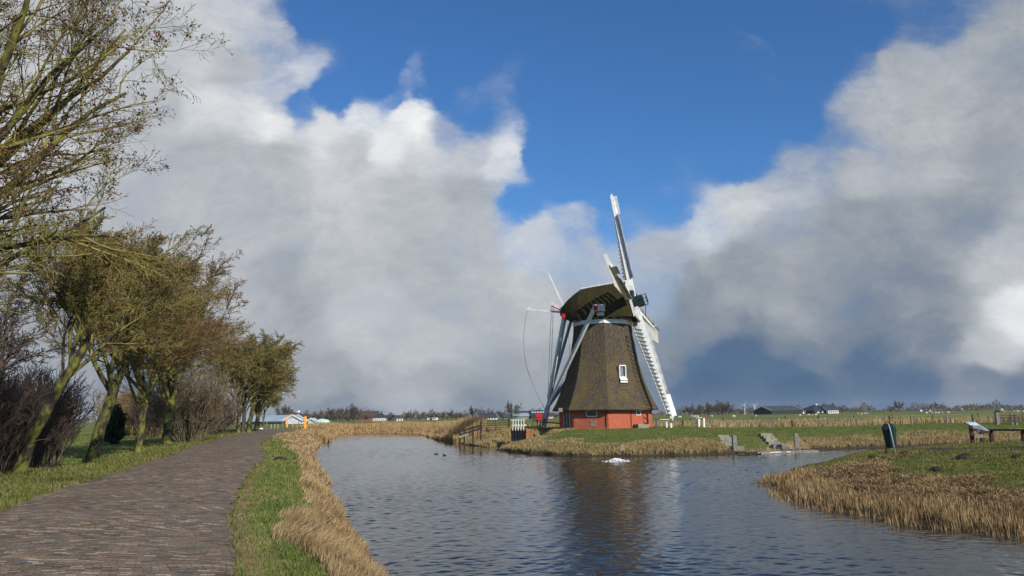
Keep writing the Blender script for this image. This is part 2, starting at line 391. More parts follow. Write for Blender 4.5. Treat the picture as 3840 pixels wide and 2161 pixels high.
# ------------------------------------------------------------------ the lie of the land
def g2(px, py): p = G(px, py, 0.0); return (p[0], p[1])
WP = [(60, -40), (15, -22), (6.5, -9), (2.5, 0), (.55, 6), (-1.0, 10)]
WP += [(g2(x, y)[0] - dx, g2(x, y)[1]) for x, y, dx in ((1450, 2150, .45), (1425, 2066, .4), (1385, 2026, .35), (1325, 1962, .35), (1280, 1895, .3), (1240, 1851, .2), (1228, 1805, .2), (1188, 1752, .1), (1165, 1708, 0), (1199, 1670, 0), (1235, 1645, 0), (1246, 1631, 0))]
WP += [g2(x, y) for x, y in ((1320, 1627), (1400, 1626), (1481, 1627), (1563, 1628), (1609, 1636), (1645, 1648), (1672, 1654), (1721, 1659), (1753, 1670), (1808, 1676))]
WP += [(-1.9, 68.6), (.7, 70.8), (3.2, 74.5), (3.7, 74.0), (1.5, 69.8), (-.5, 65.3)]
WP += [g2(x, y) for x, y in ((1859, 1689), (1900, 1694), (1960, 1701), (2026, 1706), (2152, 1713), (2272, 1713), (2400, 1712), (2550, 1709), (2700, 1704), (2780, 1701), (2900, 1697), (3040, 1690), (3150, 1684), (3400, 1677), (3840, 1664))]
WP += [(100, 68), (300, 95), (300, 62), (100, 53), (60, 49), (32, 46.5), (24.5, 45.2), (20.5, 44.0), (17.6, 41.5)]
WP += [g2(x, y) for x, y in ((3056, 1745), (2950, 1780), (2885, 1806), (2885, 1818), (2966, 1881), (3175, 1923), (3428, 1968), (3771, 2005))]
WP += [(12.5, 15.0), (17, 13), (30, 9), (60, 2)]
WPa = np.array(WP)
# x, y, height, width of the dry band, region
ANC = [
 (-3, -5, 1.0, 1.55, 0), (-5, 10, 1.0, 1.5, 0), (-6.5, 17, 1.0, .95, 0), (-9, 25, 1.0, .85, 0), (-12, 35, 1.0, 1.0, 0), (-17, 50, 1.05, 1.6, 0), (-24, 75, 1.15, 3.5, 0), (-31, 100, 1.2, 4, 0), (-38, 118, 1.2, 5, 0),
 (-15, 22, .95, 1, 0), (-22, 35, .65, 1, 0), (-32, 50, .6, 1, 0), (-45, 70, .7, 1, 0), (-80, 100, .8, 1, 0), (-30, 20, .8, 1, 0), (-20, 0, .9, 1, 0),
 (-22, 140, .8, 14, 1), (-10, 130, .75, 9, 1), (-14, 105, .7, 6, 1), (-9, 95, .75, 6, 1), (-40, 160, .9, 5, 1), (-8, 84, .8, 8, 1),
 (-4, 73, .9, 3.2, 2), (-6, 76, .8, 3, 2), (-2.6, 72, 1.0, 2.5, 2),
 (2, 66, 1.15, 2.8, 3), (8.5, 75, 1.32, 3.2, 3), (4, 72, 1.32, 3.2, 3), (13, 72, 1.32, 3.4, 3), (8, 63, 1.22, 3.4, 3), (18, 67, 1.2, 3.4, 3), (18, 73, 1.05, 3.4, 3), (17, 60, 1.15, 3.2, 3),
 (22, 61, 1.26, 2.6, 3), (32, 63, 1.30, 3.2, 3), (40, 66, 1.32, 3.4, 3), (60, 74, 1.3, 3.4, 3), (25, 70, 1.0, 3, 3), (36, 73, 1.05, 3, 3), (50, 78, 1.05, 3, 3), (28, 77, .85, 3, 3),
 (12, 88, .95, 1, 4), (30, 92, .9, 1, 4), (55, 98, .9, 1, 4), (90, 110, .9, 1, 4), (0, 95, .85, 1, 4), (0, 300, .95, 1, 4), (100, 300, .95, 1, 4), (-100, 300, .95, 1, 4), (-200, 200, .9, 1, 4), (0, 150, .9, 1, 4), (80, 160, .9, 1, 4),
 (16, 33, .95, 3.5, 5), (25, 38, .95, 3.5, 5), (20, 27, .92, 4.2, 5), (28, 30, 1.0, 4.5, 5), (45, 30, 1.0, 4.5, 5), (12.5, 28, .75, 4, 5), (14, 22, .7, 5, 5),
]
ANa = np.array(ANC)
def sdist(x, y):
    """distance to the waterline, negative over water"""
    x = np.asarray(x, float).ravel(); y = np.asarray(y, float).ravel(); out = np.empty(len(x))
    A = WPa; B = np.roll(WPa, -1, 0); E = B - A; L2 = (E ** 2).sum(1)
    for i in range(0, len(x), 20000):
        X = x[i:i + 20000, None]; Y = y[i:i + 20000, None]
        t = np.clip(((X - A[:, 0]) * E[:, 0] + (Y - A[:, 1]) * E[:, 1]) / L2, 0, 1)
        d = np.sqrt(((X - A[:, 0] - t * E[:, 0]) ** 2 + (Y - A[:, 1] - t * E[:, 1]) ** 2).min(1))
        cr = ((A[:, 1] > Y) != (B[:, 1] > Y)) & (X < E[:, 0] * (Y - A[:, 1]) / (E[:, 1] + 1e-12) + A[:, 0])
        ins = cr.sum(1) % 2 == 1
        out[i:i + 20000] = np.where(ins, -d, d)
    return out
def wob(x, y):
    return .10 * np.sin(x * 2.1 + 1.3 * np.sin(y * 1.1)) + .09 * np.sin(y * 1.7 + 2 * np.sin(x * .9 + 1)) + .05 * np.sin(x * 5.3 + y * 4.1)
def land(x, y):
    """height, distance to water, dry band width, region"""
    x = np.asarray(x, float).ravel(); y = np.asarray(y, float).ravel()
    sd = sdist(x, y); r = np.hypot(x, y); sd = sd + wob(x, y) * np.clip(r / 25, .5, 1.5)
    Hh = np.empty(len(x)); Dw = np.empty(len(x)); Rg = np.empty(len(x), int)
    for i in range(0, len(x), 20000):
        d2 = (x[i:i + 20000, None] - ANa[:, 0]) ** 2 + (y[i:i + 20000, None] - ANa[:, 1]) ** 2 + .5
        w = d2 ** -1.6; s = w.sum(1)
        Hh[i:i + 20000] = (w * ANa[:, 2]).sum(1) / s; Dw[i:i + 20000] = (w * ANa[:, 3]).sum(1) / s
        Rg[i:i + 20000] = ANa[d2.argmin(1), 4].astype(int)
    bw = np.where(Rg == 0, 1.9, np.where(Rg == 5, 6.5, np.where(Rg == 3, 8.0, np.where(Rg == 1, 4, 5.0))))
    t = np.clip(sd / bw, 0, 1)
    prof = 1 - (1 - t) ** 2.2
    prof = np.maximum(prof, np.clip(sd / .35, 0, 1) * .16)
    h = np.where(sd > 0, .02 + Hh * prof, np.clip(sd * .9, -1.2, 0) - .03)
    cap_ = .2 + (y - 55.2) * .375 - .13; near = (x > 13.9) & (x < 20.0) & (y > 52) & (y < 58.5) & (sd > .3)
    h = np.where(near, np.minimum(h, np.maximum(cap_, .06)), h)
    dm = np.hypot(x - 8.2, y - 74.5); wm = np.clip((11.5 - dm) / 4.0, 0, 1) * np.clip(sd / 2.5, 0, 1); wm = wm * wm * (3 - 2 * wm); h = h * (1 - wm) + 1.31 * wm
    n = (.03 * np.sin(x * 1.3 + 2.1 * np.sin(y * .7)) * np.sin(y * 1.1 + x * .4) + .015 * np.sin(x * 4.1 + y) * np.sin(y * 3.3 - x)) * np.clip(sd / 2, 0, 1)
    return h + n * np.where(Rg == 5, 1.6, 1.0), sd, Dw, Rg
def hz(x, y): return float(land([x], [y])[0][0])
def onland(px, py, z=1.0):
    for _ in range(8):
        p = G(px, py, z); z = hz(p[0], p[1])
    return (float(p[0]), float(p[1]), z)

# road edges
RL = [(-2.0, -14), (-4.6, -3), (-7.4, 8), (-9.4, 14.7), (-11.2, 20.5), (-13.2, 27.7), (-15.6, 36), (-19.4, 49), (-24.0, 66), (-28.2, 84), (-31.5, 98), (-35.5, 106.5), (-46, 109), (-75, 108)]
RR = [(3.2, -14), (.2, -3), (-2.68, 8), (-4.80, 14.0), (-6.5, 19.5), (-8.4, 26.5), (-10.9, 35.5), (-14.9, 48), (-19.3, 64), (-23.2, 81), (-26.3, 97), (-29.0, 110), (-40, 117.5), (-75, 118)]
def resample(pts, n):
    p = np.array(pts, float); out = []
    m = len(p); ts = np.linspace(0, m - 1, n)
    for t in ts:
        i = int(min(m - 2, t)); f = t - i
        p0, p1, p2, p3 = p[max(i - 1, 0)], p[i], p[i + 1], p[min(i + 2, m - 1)]
        out.append(.5 * ((2 * p1) + (p2 - p0) * f + (2 * p0 - 5 * p1 + 4 * p2 - p3) * f * f + (3 * p1 - p0 - 3 * p2 + p3) * f ** 3))
    return np.array(out)
NR = 260
rl = resample(RL, NR); rr = resample(RR, NR)
kk_ = np.arange(NR); rr[:, 0] += .05 * np.sin(kk_ * 1.7) + .04 * np.sin(kk_ * .63 + 1); rl[:, 0] += .06 * np.sin(kk_ * 1.3) + .05 * np.sin(kk_ * .5 + 2)
def in_road(x, y, grow=0.0):
    """signed: positive inside road polygon (approx. distance)"""
    P = np.vstack([rl[::4], rr[::-1][::4]]); A = P; B = np.roll(P, -1, 0); E = B - A; L2 = (E ** 2).sum(1) + 1e-9
    out = np.empty(len(x))
    for i in range(0, len(x), 20000):
        X = x[i:i + 20000, None]; Y = y[i:i + 20000, None]
        t = np.clip(((X - A[:, 0]) * E[:, 0] + (Y - A[:, 1]) * E[:, 1]) / L2, 0, 1)
        d = np.sqrt(((X - A[:, 0] - t * E[:, 0]) ** 2 + (Y - A[:, 1] - t * E[:, 1]) ** 2).min(1))
        cr = ((A[:, 1] > Y) != (B[:, 1] > Y)) & (X < E[:, 0] * (Y - A[:, 1]) / (E[:, 1] + 1e-12) + A[:, 0])
        out[i:i + 20000] = np.where(cr.sum(1) % 2 == 1, d, -d)
    return out

# ground sheet: a fan of cells round the viewpoint, out to the horizon
radii = np.concatenate([[.3, 1.5, 3], np.geomspace(4, 165, 430), np.geomspace(170, 3500, 60)])
a0 = math.radians(44)
ang = np.concatenate([np.linspace(-a0, a0, 460), np.linspace(a0, 2 * math.pi - a0, 90)[1:-1]])
RRr, AA = np.meshgrid(radii, ang, indexing='ij')
gx = (RRr * np.sin(AA)).ravel(); gy = (RRr * np.cos(AA)).ravel()
gh, gs, gd, gr = land(gx, gy)
rd = in_road(gx, gy)
gh = gh - .05 * np.clip(rd / .3 + .3, 0, 1)
nr, na = len(radii), len(ang)
ii = np.arange(nr - 1)[:, None] * na + np.arange(na)[None, :]
jj = np.arange(nr - 1)[:, None] * na + (np.arange(na)[None, :] + 1) % na
quads = np.stack([ii, jj, jj + na, ii + na], -1).reshape(-1, 4)[:, ::-1]
cen = len(gx); Vg = np.stack([gx, gy, gh], 1); Vg = np.vstack([Vg, [[0, 0, hz(0, 0)]]])
tri0 = np.stack([np.full(na, cen), (np.arange(na) + 1) % na, np.arange(na)], 1)
dry = np.clip(1.25 - gs / np.maximum(gd, .1), 0, 1)
dry = np.where(gr == 5, np.clip(1.15 - gs / 6.0, 0, 1), dry)
strip = (gr == 4) & (gy < 128) & (gy > 76)
dry = np.where(strip, np.maximum(dry, .75 * np.clip((128 - gy) / 25, 0, 1)), dry)
dry = np.where((gr == 1), np.maximum(dry, .9 * np.clip(1.6 - gs / 14, 0, 1)), dry)
edge = np.exp(-(rd / .7) ** 2) * (rd < .2)
mud = np.clip(np.where(gr == 0, .55, 1.2) - gs / .6, 0, 1) * (gs > -1)
mud = np.maximum(mud, edge * .30)
dry = np.maximum(dry, np.exp(-(rd / 1.0) ** 2) * (rd < .2) * .55)
mud = np.where((gr == 5) & (gs > -1) & (gy < 32), np.maximum(mud, .5 * np.clip(1.6 - gs / 4, 0, 1)), mud)
# worn track on the right headland
trk = np.exp(-((gy - (33.8 - .05 * (gx - 17))) / 1.3) ** 4) * np.clip((gx - 16) / 2, 0, 1) * (gr == 5)
mud = np.maximum(mud, trk * .95)
ov = np.zeros(len(gx))
gm, nt, b = new_mat('meadow_ground')
at = lambda n: nd(nt, 'ShaderNodeAttribute', attribute_name=n).outputs['Fac']
vo = coords(nt, 'Object'); na1 = noise_of(nt, vo, .35, 6, .6); na2 = noise_of(nt, vo, 3.0, 5, .65); na3 = noise_of(nt, coords(nt, 'Object', (.012, .05, 1)), 1.0, 5, .6)
cg = ramp_of(nt, na2, [(.3, (.060, .078, .018)), (.55, (.105, .125, .034)), (.75, (.15, .16, .055))])
cg2 = ramp_of(nt, na3, [(.35, (.085, .115, .022)), (.5, (.12, .14, .035)), (.65, (.17, .165, .055))])
sep = nd(nt, 'ShaderNodeSeparateXYZ'); lk(nt, vo, sep.inputs[0])
fr = nd(nt, 'ShaderNodeMapRange'); lk(nt, sep.outputs[1], fr.inputs[0]); fr.inputs[1].default_value = 85; fr.inputs[2].default_value = 120
cg = mix_of(nt, fr.outputs[0], cg, cg2)
cd = ramp_of(nt, na2, [(.3, (.13, .085, .04)), (.55, (.29, .20, .10)), (.75, (.40, .29, .15))])
ad = nd(nt, 'ShaderNodeMath', operation='ADD'); lk(nt, at('dry'), ad.inputs[0]); lk(nt, na1, ad.inputs[1])
md = nd(nt, 'ShaderNodeMapRange', interpolation_type='SMOOTHSTEP'); lk(nt, ad.outputs[0], md.inputs[0]); md.inputs[1].default_value = .78; md.inputs[2].default_value = 1.12
c = mix_of(nt, md.outputs[0], cg, cd)
ad2 = nd(nt, 'ShaderNodeMath', operation='MULTIPLY_ADD'); lk(nt, na2, ad2.inputs[0]); ad2.inputs[1].default_value = .35; lk(nt, at('mud'), ad2.inputs[2])
md2 = nd(nt, 'ShaderNodeMapRange', interpolation_type='SMOOTHSTEP'); lk(nt, ad2.outputs[0], md2.inputs[0]); md2.inputs[1].default_value = .38; md2.inputs[2].default_value = .72
c = mix_of(nt, md2.outputs[0], c, (.050, .040, .030))
lk(nt, c, b.inputs['Base Color']); b.inputs['Roughness'].default_value = .95; b.inputs['Specular IOR Level'].default_value = .1
bump_of(nt, b, na2, .7, .08)
ground = np_mesh('ground', Vg, [quads, tri0], gm, smooth=True, attrs={'dry': np.append(dry, 0), 'mud': np.append(mud, 0)})
tag(ground, kind='structure')

# road
cols = 14
rx = []; 
for k in range(NR):
    for j in range(cols + 1):
        f = j / cols; rx.append((rl[k] * (1 - f) + rr[k] * f))
rx = np.array(rx); rh_ = land(rx[:, 0], rx[:, 1])[0]
crown = np.tile(.05 * np.sin(np.pi * np.arange(cols + 1) / cols), NR)
V = np.column_stack([rx, rh_ + .012 + crown])
fi = (np.arange(NR - 1)[:, None] * (cols + 1) + np.arange(cols)[None, :]).ravel()
fq = np.stack([fi, fi + 1, fi + cols + 2, fi + cols + 1], 1)
m, nt, b, t, vv = brick_mat('worn_clay_pavers', (0, 0, 0), (1, 1, 1), (.3, .3, .3), True, .175, .062, .006)
t.offset = .5
r0 = ramp_of(nt, t.outputs[0], [(0, (.085, .070, .052)), (.25, (.150, .120, .086)), (.5, (.215, .172, .124)), (.68, (.135, .132, .126)), (.84, (.27, .165, .100)), (1, (.40, .345, .27))])
mr_ = mix_of(nt, t.outputs['Fac'], r0, (.060, .050, .036))
nn = noise_of(nt, vv, .55, 5, .6); nn2 = noise_of(nt, vv, 14, 3, .6)
mr_ = mix_of(nt, 1.0, mr_, mix_of(nt, nn, (.55, .53, .50), (1.45, 1.42, 1.40)), 'MULTIPLY')
mr_ = mix_of(nt, ramp_of(nt, nn2, [(.62, (0, 0, 0)), (.72, (.5, .5, .5))]), mr_, (.17, .145, .12))
uvs_ = nd(nt, 'ShaderNodeSeparateXYZ'); lk(nt, vv, uvs_.inputs[0])
cr_ = ramp_of(nt, uvs_.outputs[0], [(0, (1, 1, 1)), (.2, (0, 0, 0))])
lk(nt, mr_, b.inputs['Base Color']); b.inputs['Roughness'].default_value = .8; b.inputs['Specular IOR Level'].default_value = .18
hb = nd(nt, 'ShaderNodeMath', operation='MULTIPLY_ADD'); lk(nt, t.outputs['Fac'], hb.inputs[0]); hb.inputs[1].default_value = -1.0; lk(nt, t.outputs[0], hb.inputs[2])
bump_of(nt, b, hb.outputs[0], .9, .02)
road = np_mesh('road', V, [fq], m, smooth=True); tag(road, kind='structure')
uvl = road.data.uv_layers.new(name='UVMap')
mid = (rl + rr) / 2; sl_ = np.concatenate([[0], np.cumsum(np.linalg.norm(np.diff(mid, axis=0), axis=1))])
wd = np.linalg.norm(rl - rr, axis=1)
UVp = np.array([[(j / cols - .5) * wd[k], sl_[k]] for k in range(NR) for j in range(cols + 1)])
li = np.empty(len(road.data.loops), dtype=np.int32); road.data.loops.foreach_get('vertex_index', li)
uvl.data.foreach_set('uv', UVp[li].astype(np.float32).ravel())

# water
m, nt, b = new_mat('rippled_canal_water')
v1 = coords(nt, 'Object', (1.0, 2.6, 1)); v2 = coords(nt, 'Object', (3, 5, 1)); v3 = coords(nt, 'Object', (.22, .5, 1))
w1 = noise_of(nt, v1, 1.5, 3, .55); w2 = noise_of(nt, v2, 2.2, 3, .6); w3 = noise_of(nt, v3, 1.0, 2, .5)
s1 = nd(nt, 'ShaderNodeMath', operation='MULTIPLY_ADD'); lk(nt, w2, s1.inputs[0]); s1.inputs[1].default_value = .38; lk(nt, w1, s1.inputs[2])
s2 = nd(nt, 'ShaderNodeMath', operation='MULTIPLY_ADD'); lk(nt, w3, s2.inputs[0]); s2.inputs[1].default_value = 1.0; lk(nt, s1.outputs[0], s2.inputs[2])
bump_of(nt, b, w2, .35, .012)
b.inputs['Base Color'].default_value = (.010, .014, .016, 1); b.inputs['Roughness'].default_value = .04; b.inputs['IOR'].default_value = 1.333
wr = np.concatenate([[.4, 2, 4, 6, 8, 9.5], np.geomspace(10.5, 140, 1120), np.geomspace(143, 340, 24)])
wa0 = math.radians(40); wa = np.concatenate([np.linspace(-wa0, wa0, 560), np.linspace(wa0, 2 * math.pi - wa0, 80)[1:-1]])
WR, WA = np.meshgrid(wr, wa, indexing='ij'); wx = (WR * np.sin(WA)).ravel(); wy = (WR * np.cos(WA)).ravel()
wz_ = np.zeros(len(wx)); rw = np.random.default_rng(8)
for i in range(54):
    lam = math.exp(rw.uniform(math.log(.08), math.log(.75))); an = rw.normal(math.radians(-70), .55); kx, ky = 2 * math.pi / lam * math.cos(an), 2 * math.pi / lam * math.sin(an)
    s_ = .027 * (1.15 if lam < .45 else .75); wz_ += s_ * lam / (2 * math.pi) * np.sin(kx * wx + ky * wy + rw.uniform(0, 6.28) + .8 * np.sin(wx * rw.uniform(.1, .3) + wy * rw.uniform(.1, .3)))
calm = .80 + .34 * np.sin(wx * .21 + 1.3 * np.sin(wy * .13)) * np.sin(wy * .17 + wx * .06 + 1)
wz_ *= calm; keepw = (np.abs(wx) < 331) & (wy > -60) & (wy < 165)
nrw, naw = len(wr), len(wa)
ii = np.arange(nrw - 1)[:, None] * naw + np.arange(naw)[None, :]; jj = np.arange(nrw - 1)[:, None] * naw + (np.arange(naw)[None, :] + 1) % naw
wq = np.stack([ii, jj, jj + naw, ii + naw], -1).reshape(-1, 4)[:, ::-1]
wm_ok = sdist(wx, wy) < 2.5
wq = wq[wm_ok[wq].any(1)]
used = np.zeros(len(wx), bool); used[wq.ravel()] = True; remap = np.cumsum(used) - 1
water = np_mesh('water', np.stack([wx, wy, wz_], 1)[used], [remap[wq]], m, smooth=True)
tag(water, kind='structure')

# ------------------------------------------------------------------ grass, reeds and stubble (uncountable)
def blades(name, mat, P, h, w, lean, bend=.6, label=None, cat=None):
    n = len(P); th = rng.uniform(0, 2 * np.pi, n); s = np.stack([np.cos(th), np.sin(th), np.zeros(n)], 1) * (w / 2)[:, None]
    ld = np.column_stack([lean, np.zeros(n)])
    upv = np.array([0, 0, 1.0])
    ll = np.linalg.norm(lean, axis=1); vz = np.sqrt(np.maximum(.015, 1 - np.minimum(ll, .98) ** 2))
    mid_ = P + ld * (h * .42)[:, None] * (1 - bend * .4) + upv * (h * .58 * np.minimum(1, vz + .15))[:, None]
    tip = P + ld * h[:, None] + upv * (h * vz)[:, None]
    V = np.stack([P - s, P + s, mid_ + s * .8, mid_ - s * .8, tip], 1).reshape(-1, 3)
    k = np.arange(n)[:, None] * 5
    q = k + np.array([[0, 1, 2, 3]]); t = k + np.array([[3, 2, 4]])
    o = np_mesh(name, V, [q, t], mat); tag(o, label, cat, kind='stuff'); return o
def scatter(n, r0, r1, amin, amax):
    r = np.exp(rng.uniform(math.log(r0), math.log(r1), n)); a = np.radians(rng.uniform(amin, amax, n))
    x = r * np.sin(a); y = r * np.cos(a); h, s, d, g = land(x, y); return x, y, h, s, d, g, r
def lean_noise(n, amt, bias=(0, 0)):
    a = rng.uniform(0, 2 * np.pi, n); m = rng.uniform(0, 1, n) ** .7 * amt
    return np.stack([np.cos(a) * m + bias[0], np.sin(a) * m + bias[1]], 1)
def lean_min(n, lo, hi):
    a = rng.uniform(0, 2 * np.pi, n); m = rng.uniform(lo, hi, n); return np.stack([np.cos(a) * m, np.sin(a) * m], 1)
def patch(x, y, f): return .5 + .25 * (np.sin(x * f + 1.7 * np.sin(y * f * .8)) + np.sin(y * f * 1.3 + 1.3 * np.sin(x * f * .7 + 2)))

# left verge and bank
x, y, h, s, d, g, r = scatter(480000, 5.0, 120, -40, 16)
rd_ = in_road(x, y)
ok = (g == 0) & (s > -.12) & (rd_ < .10 * rng.uniform(-.6, 1, len(x)) ** 3)
x, y, h, s, d, r, rd_ = [q[ok] for q in (x, y, h, s, d, r, rd_)]
pt = patch(x, y, 1.1)
right = rd_ * 0 + (x > np.interp(y, rr[:, 1], rr[:, 0]))
isdry = (s < d * (.80 + .35 * pt)) & (right > 0)
mk = ~isdry & (right > 0) & ((rd_ < -.25) | (rng.uniform(0, 1, len(x)) < .35))
hh = np.clip(.035 * r[mk] ** .35, .05, .16) * rng.uniform(.5, 1.4, mk.sum()) * np.where(rd_[mk] > -.5, .6, 1)
if True:
    P = np.stack([x[mk], y[mk], h[mk] - .01], 1)
    blades('verge_grass', M['grass_blade'], P, hh, np.clip(.0011 * r[mk], .009, .06), lean_noise(mk.sum(), .75), label='short green winter grass between the brick road and the straw bank', cat='grass')
mk = isdry
n = mk.sum(); hh = rng.uniform(.10, .27, n) * np.where(s[mk] < .35, 1.25, 1) * np.clip(.75 + .5 * pt[mk], .6, 1.2)
sx_, sy_ = x[mk], y[mk]; th_ = 1.1 * np.sin(sx_ * 1.9 + 1.4 * np.sin(sy_ * 1.3)) * np.cos(sy_ * 1.15 + sx_ * .6) + .5 * np.sin(sy_ * 3.7 + sx_ * 2.9)
mg_ = .62 + .22 * np.sin(sx_ * 2.7 + sy_ * 1.9); ln = lean_noise(n, .34) + np.stack([np.cos(th_) * mg_, np.sin(th_) * mg_], 1)
hh = hh * (.75 + .5 * (.5 + .5 * np.sin(sx_ * 3.1 + 1.2 * np.sin(sy_ * 2.3)) * np.sin(sy_ * 2.6))); stray = rng.uniform(0, 1, n) < .003; hh = np.where(stray, rng.uniform(.25, .55, n), hh); ln[stray] *= .45
P = np.stack([x[mk], y[mk], np.maximum(h[mk], -.02) - .01], 1)
blades('bank_straw', M['straw'], P, hh, np.clip(.0011 * r[mk], .008, .06), ln, label='long flattened straw coloured grass down the left canal bank', cat='dry grass')
# left side of the road
mk = (right == 0)
xx, yy, h2, r2, rd2 = x[mk], y[mk], h[mk], r[mk], rd_[mk]
hh = np.clip(.03 * r2 ** .4, .05, .2) * rng.uniform(.5, 1.5, mk.sum())
P = np.stack([xx, yy, h2 - .01], 1)
lawn_ = (rd2 < -3.2) & (yy > 26)
hh = np.where(lawn_, hh * .5, hh)
blades('lawn_grass', M['grass_blade'], np.stack([xx, yy, h2 - .01], 1)[lawn_], hh[lawn_], np.clip(.0010 * r2[lawn_], .009, .05), lean_noise(lawn_.sum(), .7), label='smooth green lawn seen in the gap between the roadside trees', cat='grass')
P, hh, r2 = P[~lawn_], hh[~lawn_], r2[~lawn_]
blades('roadside_grass', M['verge_blade'], P, hh, np.clip(.0012 * r2, .009, .07), lean_noise(len(P), .8), label='patchy green and yellow grass along the left side of the road', cat='grass')

# mill island and the banks beyond the water
x, y, h, s, d, g, r = scatter(660000, 46, 100, -6, 42)
pt = patch(x, y, .8)
ok = (g == 3) & (s > .16) & (y < 92)
dd = s < d * (.75 + .5 * pt)
mk = ok & dd; n = mk.sum()
hh = rng.uniform(.10, .30, n) * np.clip(1.3 - s[mk] / 4, .5, 1.2)
stairs = (x[mk] > 13.7) & (x[mk] < 20.2) & (y[mk] < 58.6)
keep = ~stairs | (rng.uniform(0, 1, n) < .06)
P = np.stack([x[mk], y[mk], np.maximum(h[mk], 0) - .02], 1)[keep]
blades('mill_bank_straw', M['bankstraw'], P, hh[keep], np.full(keep.sum(), .036), lean_noise(n, .65, (.05, -.12))[keep], label='cut yellow brown bank growth at the water edge below the mill lawn', cat='dry grass')
mk = ok & ~dd & (rng.uniform(0, 1, len(x)) < .9); n = mk.sum()
P = np.stack([x[mk], y[mk], h[mk] - .02], 1)
blades('mill_lawn_grass', M['grass_blade'], P, rng.uniform(.03, .085, n), np.full(n, .034), lean_noise(n, .7), label='short green lawn grass round the windmill', cat='grass')
# second point of land with straw
x, y, h, s, d, g, r = scatter(160000, 60, 100, -10, 3)
mk = (g == 2) & (s > -.1) & (s < 7); n = mk.sum()
P = np.stack([x[mk], y[mk], np.maximum(h[mk], 0) - .02], 1)
blades('point_straw', M['bankstraw'], P, rng.uniform(.15, .4, n), np.full(n, .055), lean_noise(n, .6), label='cropped straw grass on the low point left of the picket bridge', cat='dry grass')
# tall reeds on the far shore
x, y, h, s, d, g, r = scatter(420000, 66, 170, -20, 1)
pt = patch(x, y, .35)
tall = ((g == 1) & (s > -.5) & (s < 9)) & (x < -.036 * y)
tall &= (rng.uniform(0, 1, len(x)) < np.where(y < 105, 1, .7))
mk = tall; n = mk.sum()
big = np.clip((104 - y[mk]) / 10, 0, 1)
hh = rng.uniform(.6, 1.15, n) * (.55 + .7 * pt[mk]) + big * rng.uniform(.3, 1.15, n)
hh *= np.clip(.45 + s[mk] / 2.5, .45, 1)
P = np.stack([x[mk], y[mk], np.maximum(h[mk], 0) - .02], 1)
blades('tall_reeds', M['reed'], P, hh, np.where(r[mk] < 105, .07, .10), lean_noise(n, .28, (.12, 0)), label='tall golden winter reeds along the far canal shore', cat='reeds')
# rough straw between the two pasture fences
x, y, h, s, d, g, r = scatter(130000, 76, 135, -8, 38)
pt = patch(x, y, .5); mk = (g == 4) & (s > 3) & (rng.uniform(0, 1, len(x)) < pt ** 2 * 1.4) & (y < 122) & ((y < 92) | (y > 112) | (rng.uniform(0, 1, len(x)) < .3)); n = mk.sum()
P = np.stack([x[mk], y[mk], h[mk] - .02], 1)
blades('pasture_edge_straw', M['bankstraw'], P, rng.uniform(.2, .65, n) * (.5 + pt[mk]), np.full(n, .07), lean_noise(n, .4), label='rough pale straw tufts beside the wire fences of the pasture', cat='dry grass')
# right headland
x, y, h, s, d, g, r = scatter(500000, 12, 50, 8, 46)
pt = patch(x, y, 1.3)
ok = (g == 5) & (s > -.5 * rng.uniform(0, 1, len(x)))
trk_ = (np.abs(y - (33.8 - .05 * (x - 17))) < 1.1 + rng.normal(0, .25, len(x))) & (x > 17.2)
south = y < 31
st_ = ok & south & (s < .95 + .7 * pt) & (rng.uniform(0, 1, len(x)) < .30 + .4 * patch(x, y, 4.0)); n = st_.sum()
P = np.stack([x[st_], y[st_], np.maximum(h[st_], -.1) - .02], 1)
blades('reed_stubble', M['stubble'], P, rng.uniform(.12, .34, n), np.clip(.0006 * r[st_], .008, .03), lean_noise(n, .20, (-.06, 0)), bend=.1, label='upright cut reed stubble at the water edge of the right headland', cat='reeds')
lt = ok & south & (s >= .5) & (s < 2.8 + 2.4 * pt) & (rng.uniform(0, 1, len(x)) < .25 + .75 * patch(x + 3, y, 2.2)); n = lt.sum()
P = np.stack([x[lt], y[lt], h[lt] + rng.uniform(0, .05, n)], 1)
blades('reed_litter', M['stubble'], P, rng.uniform(.10, .34, n), np.clip(.0008 * r[lt], .009, .03), lean_min(n, .93, .995), label='matted broken reed litter across the right headland slope', cat='dry reeds')
gr_ = ok & ~st_ & ~lt & ~trk_ & (~south | (s > 2.2 + 1.6 * pt)) & (rng.uniform(0, 1, len(x)) < .9); n = gr_.sum()
P = np.stack([x[gr_], y[gr_], h[gr_] - .02], 1)
blades('headland_grass', M['verge_blade'], P, rng.uniform(.03, .10, n), np.clip(.0008 * r[gr_], .010, .03), lean_noise(n, .8), label='green and yellow grass on top of the right headland', cat='grass')

